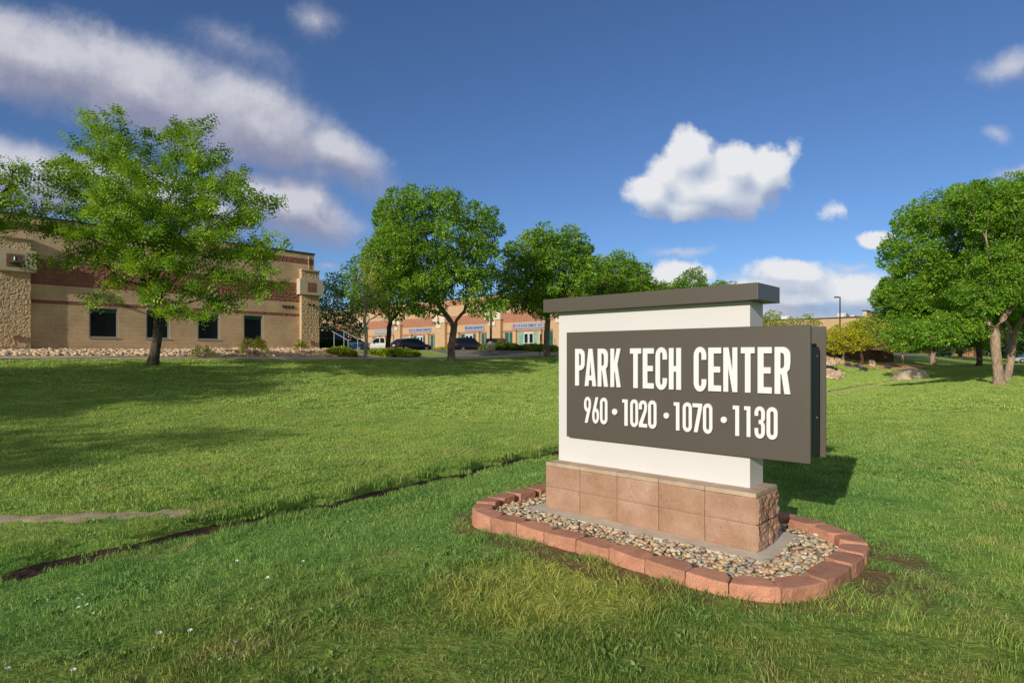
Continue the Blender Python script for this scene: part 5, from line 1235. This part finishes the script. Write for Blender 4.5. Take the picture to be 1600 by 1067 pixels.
for k, (px, Yy, lb, r) in enumerate(((1530, 72, [(1530, 480, 40, 40), (1500, 510, 24, 20), (1560, 505, 30, 24), (1530, 525, 34, 14)], .28),
                          (1500, 118, [(1490, 500, 30, 26), (1520, 495, 30, 28), (1505, 525, 34, 14), (1495, 541, 34, 8)], .35),
                          (1560, 125, [(1560, 495, 30, 34), (1590, 505, 28, 28), (1570, 528, 34, 14), (1575, 542, 34, 8)], .35),
                          (1620, 100, [(1610, 480, 34, 40), (1640, 500, 30, 34), (1615, 528, 36, 14), (1605, 542, 36, 8)], .35),
                          (1440, 150, [(1430, 515, 26, 16), (1460, 510, 28, 20)], .3))):
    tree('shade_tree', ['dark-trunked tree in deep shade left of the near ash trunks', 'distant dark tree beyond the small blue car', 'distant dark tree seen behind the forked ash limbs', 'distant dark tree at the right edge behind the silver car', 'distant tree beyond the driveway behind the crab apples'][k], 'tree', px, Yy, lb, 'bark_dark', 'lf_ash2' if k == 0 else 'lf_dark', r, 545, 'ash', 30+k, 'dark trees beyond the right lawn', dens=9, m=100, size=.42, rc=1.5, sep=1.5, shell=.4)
# the far wood that closes the horizon
def far_wood():
    rg = np.random.default_rng(90); cl = []
    for i in range(1700):
        a = R(rg.uniform(-62, 62)); d = rg.uniform(235, 300); x, y = d*math.sin(a), d*math.cos(a); hh = 7.5+1.8*math.sin(a*23)+1.2*math.sin(a*57+1)
        cl.append((x, y, 1.2+hh*rg.uniform(.0, 1)**1.3))
    cl = np.array(cl); Vl, Fl, tn = leafcloud(cl, rg.uniform(2.0, 3.4, len(cl)), 90, 1.3, .6, .8, rg, np.array([0, 0, 0.]))
    o = fast_mesh('distant_trees', Vl, Fl, M['lf_far'], None, {'tone': tn}); tagp(o, 'far-off dark line of trees closing the horizon', kind='stuff')
M['lf_far'] = leaf_mat('far_leaves', (.02, .05, .015), (.04, .085, .025), (.07, .12, .035), .2)
far_wood()
# trees beyond the left edge: they throw the shade lying on the left lawn
for k, (x, y, h, r) in enumerate(((-25.8, -2.8, 10.0, 4.0), (-20.0, -6.0, 8.6, 2.4), (-22.6, 3.6, 9.0, 3.6))):
    u_, v_ = uv_of(x, y); Yb = 20.0; z = hz(x, y)
    rg = np.random.default_rng(50+k); lob = [(x+rg.uniform(-1, 1)*r*.6, y+rg.uniform(-1, 1)*r*.6, z+2.6+(h-3.4)*rg.uniform(.05, 1), r*.5, r*.5, r*.36) for _ in range(16)]
    cl = sample_lobes(lob, 26, rg, .5, .5); t = thing('locust_tree', ['tall feathery tree standing off the left side of the view', 'lower feathery tree off the left side of the view', 'feathery tree off the left side, nearer the brick building'][k], 'tree', (x, y, z), LO)
    Vt, Ft = skeleton(np.array([x, y, z]), z+2.6, (0, 0), cl, .17, rg); fast_mesh('trunk', Vt, Ft, M['bark_dark'], t, smooth=True)
    Vl, Fl, tn = leafcloud(cl, rg.uniform(.65, 1.25, len(cl))*.5, 60, .2, .5, .35, rg, np.array([x, y, z+h*.5]), horiz=1.0); fast_mesh('crown', Vl, Fl, M['lf_locust'], t, {'tone': tn})

# ------------------------------------------------------------------ shrubs
def shrub(name, label, cat, px, Y, w, h, d, leaf, seed, n=60, m=60, size=.06, rc=.14, group=None, rot=0.0, dome=True, zoff=0.0, droop=-.3):
    rg = np.random.default_rng(seed); x, y = gpt(px, Y); z = hz(x, y)+zoff; t = thing(name, label, cat, (x, y, z), group)
    a = rg.uniform(0, 2*math.pi, n); r = rg.uniform(0, 1, n)**.5; top = np.sqrt(np.maximum(0, 1-r**2)) if dome else np.ones(n)
    lx, ly = r*np.cos(a)*w/2, r*np.sin(a)*d/2; c_, s_ = math.cos(rot), math.sin(rot)
    cl = np.stack([x+lx*c_-ly*s_, y+lx*s_+ly*c_, z+h*(.15+.8*top*rg.uniform(.55, 1.0, n))], 1)
    Vl, Fl, tn = leafcloud(cl, rg.uniform(.7, 1.3, n)*rc, m, size, .45, .8, rg, np.array([x, y, z-.2]), droop=droop)
    fast_mesh('foliage', Vl, Fl, M[leaf], t, {'tone': tn})
    V_, F_ = [], []
    for i in range(0, n, 3):
        b0 = np.array([x, y, z-.05])+np.array([rg.normal()*w*.05, rg.normal()*d*.05, 0]); tube(V_, F_, [b0, (b0+cl[i])/2+[0, 0, .05], cl[i]], [.012, .009, .005], 4)
    fast_mesh('stem', np.array(V_), np.array(F_), M['bark'], t)
    return t
shrub('shrub', 'largest yellow-green shrub under the window next to the number 1020', 'shrub', 396, 30.0, 1.25, .95, .9, 'lf_shrub', 60, 46, 34, .085, .16, 'shrubs at the foot of the brick building')
shrub('shrub', 'low straggly shrub on the cobbles below the middle window', 'shrub', 316, 27.2, 1.1, .55, .8, 'lf_shrub', 61, 26, 26, .08, .14, 'shrubs at the foot of the brick building')
shrub('shrub', 'small upright shrub at the foot of the corner pilaster', 'shrub', 471, 33.0, .75, .75, .6, 'lf_shrub', 62, 20, 28, .085, .13, 'shrubs at the foot of the brick building')
JU = 'juniper beds at the parking lot edge'
ruv = math.atan2(-Ly, -Lx)
shrub('juniper', 'low bright juniper patch beside the building corner and handrail', 'shrub', 532, 34.0, 1.9, .40, 1.2, 'lf_juniper', 63, 90, 60, .12, .17, JU, -.5)
shrub('juniper', 'wide clipped-looking juniper bed in front of the white pickup', 'shrub', 612, 37.0, 3.4, .46, 1.9, 'lf_juniper', 64, 240, 60, .10, .15, JU, 0.0, zoff=-.05)
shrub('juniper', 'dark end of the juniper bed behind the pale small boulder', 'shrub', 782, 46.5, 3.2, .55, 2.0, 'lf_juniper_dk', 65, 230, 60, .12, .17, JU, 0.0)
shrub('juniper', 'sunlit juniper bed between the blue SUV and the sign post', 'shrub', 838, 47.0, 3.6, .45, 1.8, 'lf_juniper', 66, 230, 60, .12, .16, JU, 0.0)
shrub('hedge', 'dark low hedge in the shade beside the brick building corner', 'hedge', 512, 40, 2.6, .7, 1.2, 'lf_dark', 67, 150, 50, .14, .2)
shrub('shrub', 'low green shrub strip in front of the shop pier', 'shrub', 695, 83, 6.5, .55, 1.2, 'lf_shrub', 68, 160, 40, .22, .35)
LV = 'lavender clumps on the mulch'
for k, (px, py) in enumerate(((1325, 57.5), (1338.5, 58.0), (1349, 56.5), (1387, 64))):
    shrub('lavender_plant', ['pale grey lavender clump nearest the river rocks', 'purple lavender clump between the pale one and the twisted trunk', 'dark lavender clump in front of the twisted crab apple trunk', 'purple lavender clump alone at the right of the mulch'][k], 'plant', px, py, .6, .40, .5, 'lavender', 70+k, 40, 40, .08, .09, LV)

# ------------------------------------------------------------------ grass
M['clover'] = simple('clover_leaf', (.17, .30, .07), .5, .3, 3)
def tuft(name, n, rad, h, w, lean, seed, bend=.5):
    rg = np.random.default_rng(seed); a = rg.uniform(0, 2*math.pi, n); r = rad*rg.uniform(0, 1, n)**.5
    bx = np.stack([r*np.cos(a), r*np.sin(a), np.full(n, -.01)], 1); hh = h*rg.uniform(.45, 1.15, n); ww = w*rg.uniform(.7, 1.3, n)
    fa = rg.uniform(0, 2*math.pi, n); sd = np.stack([np.cos(fa), np.sin(fa), np.zeros(n)], 1)
    ld = rg.uniform(0, 2*math.pi, n); dr = np.stack([np.cos(ld), np.sin(ld), np.zeros(n)], 1)*(hh*rg.uniform(.1, 1.0, n)*lean)[:, None]
    up = np.array([0, 0, 1.])
    b0 = bx-sd*(ww/2)[:, None]; b1 = bx+sd*(ww/2)[:, None]; mid = bx+dr*.35+up*(hh*.6)[:, None]
    m0 = mid-sd*(ww*.42)[:, None]; m1 = mid+sd*(ww*.42)[:, None]; tp = bx+dr+up*(hh*(1-.25*lean*bend))[:, None]
    t0 = tp-sd*(ww*.08)[:, None]; t1 = tp+sd*(ww*.08)[:, None]
    V_ = np.stack([b0, b1, m1, m0, t1, t0], 1).reshape(-1, 3); o = np.arange(n)[:, None]*6
    F_ = np.concatenate([o+[0, 1, 2, 3], o+[3, 2, 4, 5]], 0)
    me = bpy.data.meshes.new(name); me.vertices.add(len(V_)); me.vertices.foreach_set('co', V_.astype(np.float32).ravel())
    me.loops.add(F_.size); me.loops.foreach_set('vertex_index', F_.astype(np.int32).ravel()); me.polygons.add(len(F_)); me.polygons.foreach_set('loop_start', np.arange(0, F_.size, 4, dtype=np.int32))
    me.update(calc_edges=True); me.materials.append(M['blade'])
    return bpy.data.objects.new(name, me)       # not linked: only instanced by the grass object
def grass_layer(name, label, proto, P, scale, tilt=None):
    n = len(P); me = bpy.data.meshes.new(name); me.vertices.add(n); me.vertices.foreach_set('co', P.astype(np.float32).ravel()); me.update()
    a = me.attributes.new('sc', 'FLOAT_VECTOR', 'POINT'); a.data.foreach_set('vector', scale.astype(np.float32).ravel())
    rot = np.zeros((n, 3)); rot[:, 2] = rng.uniform(0, 6.283, n)
    if tilt is not None: rot[:, :2] = tilt
    a = me.attributes.new('rt', 'FLOAT_VECTOR', 'POINT'); a.data.foreach_set('vector', rot.astype(np.float32).ravel())
    me.materials.append(proto.data.materials[0])
    o = bpy.data.objects.new(name, me); C.objects.link(o); tagp(o, label, kind='stuff')
    g = bpy.data.node_groups.new(name+'_nodes', 'GeometryNodeTree'); g.interface.new_socket('Geometry', in_out='INPUT', socket_type='NodeSocketGeometry'); g.interface.new_socket('Geometry', in_out='OUTPUT', socket_type='NodeSocketGeometry')
    gi, go = g.nodes.new('NodeGroupInput'), g.nodes.new('NodeGroupOutput'); ip = g.nodes.new('GeometryNodeInstanceOnPoints'); m2p = g.nodes.new('GeometryNodeMeshToPoints'); oi = g.nodes.new('GeometryNodeObjectInfo'); oi.inputs['Object'].default_value = proto
    s_ = g.nodes.new('GeometryNodeInputNamedAttribute'); s_.data_type = 'FLOAT_VECTOR'; s_.inputs['Name'].default_value = 'sc'
    r_ = g.nodes.new('GeometryNodeInputNamedAttribute'); r_.data_type = 'FLOAT_VECTOR'; r_.inputs['Name'].default_value = 'rt'
    g.links.new(gi.outputs[0], m2p.inputs[0]); g.links.new(m2p.outputs[0], ip.inputs['Points']); g.links.new(oi.outputs['Geometry'], ip.inputs['Instance'])
    g.links.new(s_.outputs[0], ip.inputs['Scale']); g.links.new(r_.outputs[0], ip.inputs['Rotation']); g.links.new(ip.outputs[0], go.inputs[0])
    md = o.modifiers.new('grass', 'NODES'); md.node_group = g
def grass_points(y0, y1, dens, wide=.93, pad=1.2):
    ym = y1; area = 2*(wide*y1+pad)*(y1-y0); n = int(area*dens); x = rng.uniform(-(wide*y1+pad), wide*y1+pad, n); y = rng.uniform(y0, y1, n)
    k = np.abs(x) < wide*y+pad; x, y = x[k], y[k]
    u, v = uv_of(x, y); s = u-ditch_u(v)
    k = ~inpoly(np.stack([x, y], 1), bed_poly) & ~((s > -.36-.05*np.sin(v*5)-.04*np.sin(v*13)) & (s < .05) & (v < 24) & (rng.uniform(size=len(s)) > .07)) & ~((s > -.5-.12*np.sin(v*1.1)) & (s < .1+.1*np.sin(v*.7)) & (v > 21) & (v < 60)) & (u < 27.82)
    x, y, u, v = x[k], y[k], u[k], v[k]
    d = np.full(len(x), 9.)
    for i in range(len(tr)-1):
        a, b_ = tr[i], tr[i+1]; ab = b_-a; t = np.clip(((u-a[0])*ab[0]+(v-a[1])*ab[1])/(ab@ab), 0, 1); d = np.minimum(d, np.hypot(u-a[0]-t*ab[0], v-a[1]-t*ab[1])+.06*np.sin(u*9+v*7))
    wtr = np.interp(v, [1.2, 2.9], [.16, .05]); k = d > wtr*(1-.8*(rng.uniform(size=len(d)) < .16)); x, y, u, v = x[k], y[k], u[k], v[k]
    return x, y, u, v
def nz(x, y, f, o=0): return np.sin(x*f*1.3+o)*np.cos(y*f+o*2)+.5*np.sin(x*f*2.7+y*f*1.9+o)
def build_grass():
    rt = tuft('tuft_fine', 44, .085, .046, .0040, 0.95, 1); rl = tuft('tuft_long', 50, .10, .078, .0040, 1.3, 2); rm = tuft('tuft_mid', 120, .15, .050, .0062, .7, 3); rf = tuft('tuft_far', 170, .28, .048, .016, .45, 4)
    def lay(name, label, proto, y0, y1, dens, pick=None, hs=1.0):
        x, y, u, v = grass_points(y0, y1, dens); 
        if pick is not None: k = pick(x, y, u, v); x, y, u, v = x[k], y[k], u[k], v[k]
        z = hgt_uv(u, v); sdt = u-ditch_u(v)
        sc = rng.uniform(.75, 1.25, (len(x), 3)); hh = (1+(.28*nz(x, y, 2.1)+.18*nz(x, y, 6.3, 1))*(.35 if y0 > 10 else 1))*rng.uniform(*((.88, 1.12) if y0 > 10 else (.7, 1.3)), len(x))*hs
        hh *= 1+.8*np.exp(-((sdt-.18)/.22)**2)+.35*np.exp(-((sdt+.4)/.2)**2)
        sc[:, 2] *= np.clip(hh, .3, 2.4)
        tl = np.zeros((len(x), 2)); st = np.sign(np.sin(u*4.6+.3*np.sin(v*.2)))*.42*(u < 6)*(v > 9)
        tl[:, 0] = st*Nx+rng.normal(size=len(x))*.08; tl[:, 1] = st*Ny+rng.normal(size=len(x))*.08
        grass_layer(name, label, proto, np.stack([x, y, z], 1), sc, tl)
    rank = lambda x, y: ((x-.22)/1.0)**2+((y-4.1)/.62)**2+.35*nz(x, y, 4)
    bedd = lambda u, v: np.hypot((u-C0u-1.06)/1.95, (v-C0v-.15)/1.25)
    lay('short_grass', 'short mown lawn grass nearest the camera', rt, 2.0, 7.2, 100, lambda x, y, u, v: (rank(x, y) > .75) & ((bedd(u, v) > 1.12+.09*nz(u, v, 5)) | (rng.uniform(size=len(x)) < .22)))
    lay('rank_grass', 'longer tangled yellow-green grass in front of the sign bed', rl, 2.0, 7.2, 60, lambda x, y, u, v: (rank(x, y) < 1.0) | ((nz(x, y, 1.1, 4) > .35) & (rng.uniform(size=len(x)) < .5)) | ((bedd(u, v) < 1.22) & (rng.uniform(size=len(x)) < .3)))
    cv = tuft('tuft_clover', 22, .06, .040, .016, 1.6, 6); cv.data.materials[0] = M['clover']
    lay('clover_weeds', 'broad-leaved clover and weeds scattered through the near lawn', cv, 2.0, 8.5, 16, lambda x, y, u, v: (nz(x, y, 1.7, 2) > .25) & (bedd(u, v) > 1.2))
    lay('lawn_grass', 'mown lawn grass on both sides of the swale', rm, 7.2, 17, 62)
    lay('bank_grass', 'mown grass farther off on the rising bank', rf, 17, 36, 17)
    lay('far_grass', 'mown grass far off towards the trees at right', rf, 36, 75, 9, lambda x, y, u, v: ((x < 9) | (x > 13)), 1.2)
build_grass()
def flowers():
    rgf = random.Random(4)
    spots = [(372, 875), (420, 901), (477, 876), (124, 935), (140, 944), (127, 947), (248, 989), (298, 984), (365, 1005), (113, 1048), (393, 953), (8, 1046)]
    first = None
    for px, py in spots:
        y = (H+.0)*F/(py-HY); x = (px-CX)/F*y
        for _ in range(4): y = (H-hz(x, y)-.05)*F/(py-HY); x = (px-CX)/F*y
        z = hz(x, y)
        if first is None:
            f = lambda a, b_, c: Vector((a, b_, c)); m = MB(f); m.cyl((0, 0, 0), (.004, .003, .052), .0012, n=5); st = m.build('stem', M['blade'], None, local=True)
            t = bpy.data.objects.new('white_flower', None); C.objects.link(t); st.parent = t
            m = MB(f)
            for k in range(7):
                a = k*2*math.pi/7; c_, s_ = math.cos(a), math.sin(a); m.quad([(.004, .003, .052), (.004+.010*c_-.004*s_, .003+.010*s_+.004*c_, .060), (.004+.017*c_, .003+.017*s_, .058), (.004+.010*c_+.004*s_, .003+.010*s_-.004*c_, .060)])
            pt = m.build('petals', M['letter'], None, local=True); pt.parent = t; first = t
        else:
            t = first.copy(); C.objects.link(t)
            for ch in first.children: c2 = ch.copy(); C.objects.link(c2); c2.parent = t
        t.location = (x, y, z); t.rotation_euler = (rgf.uniform(-.3, .3), rgf.uniform(-.3, .3), rgf.uniform(0, 6)); tagp(t, 'tiny white flower in the near lawn left of the sign', 'flower', 'tiny white flowers in the lawn')
flowers()
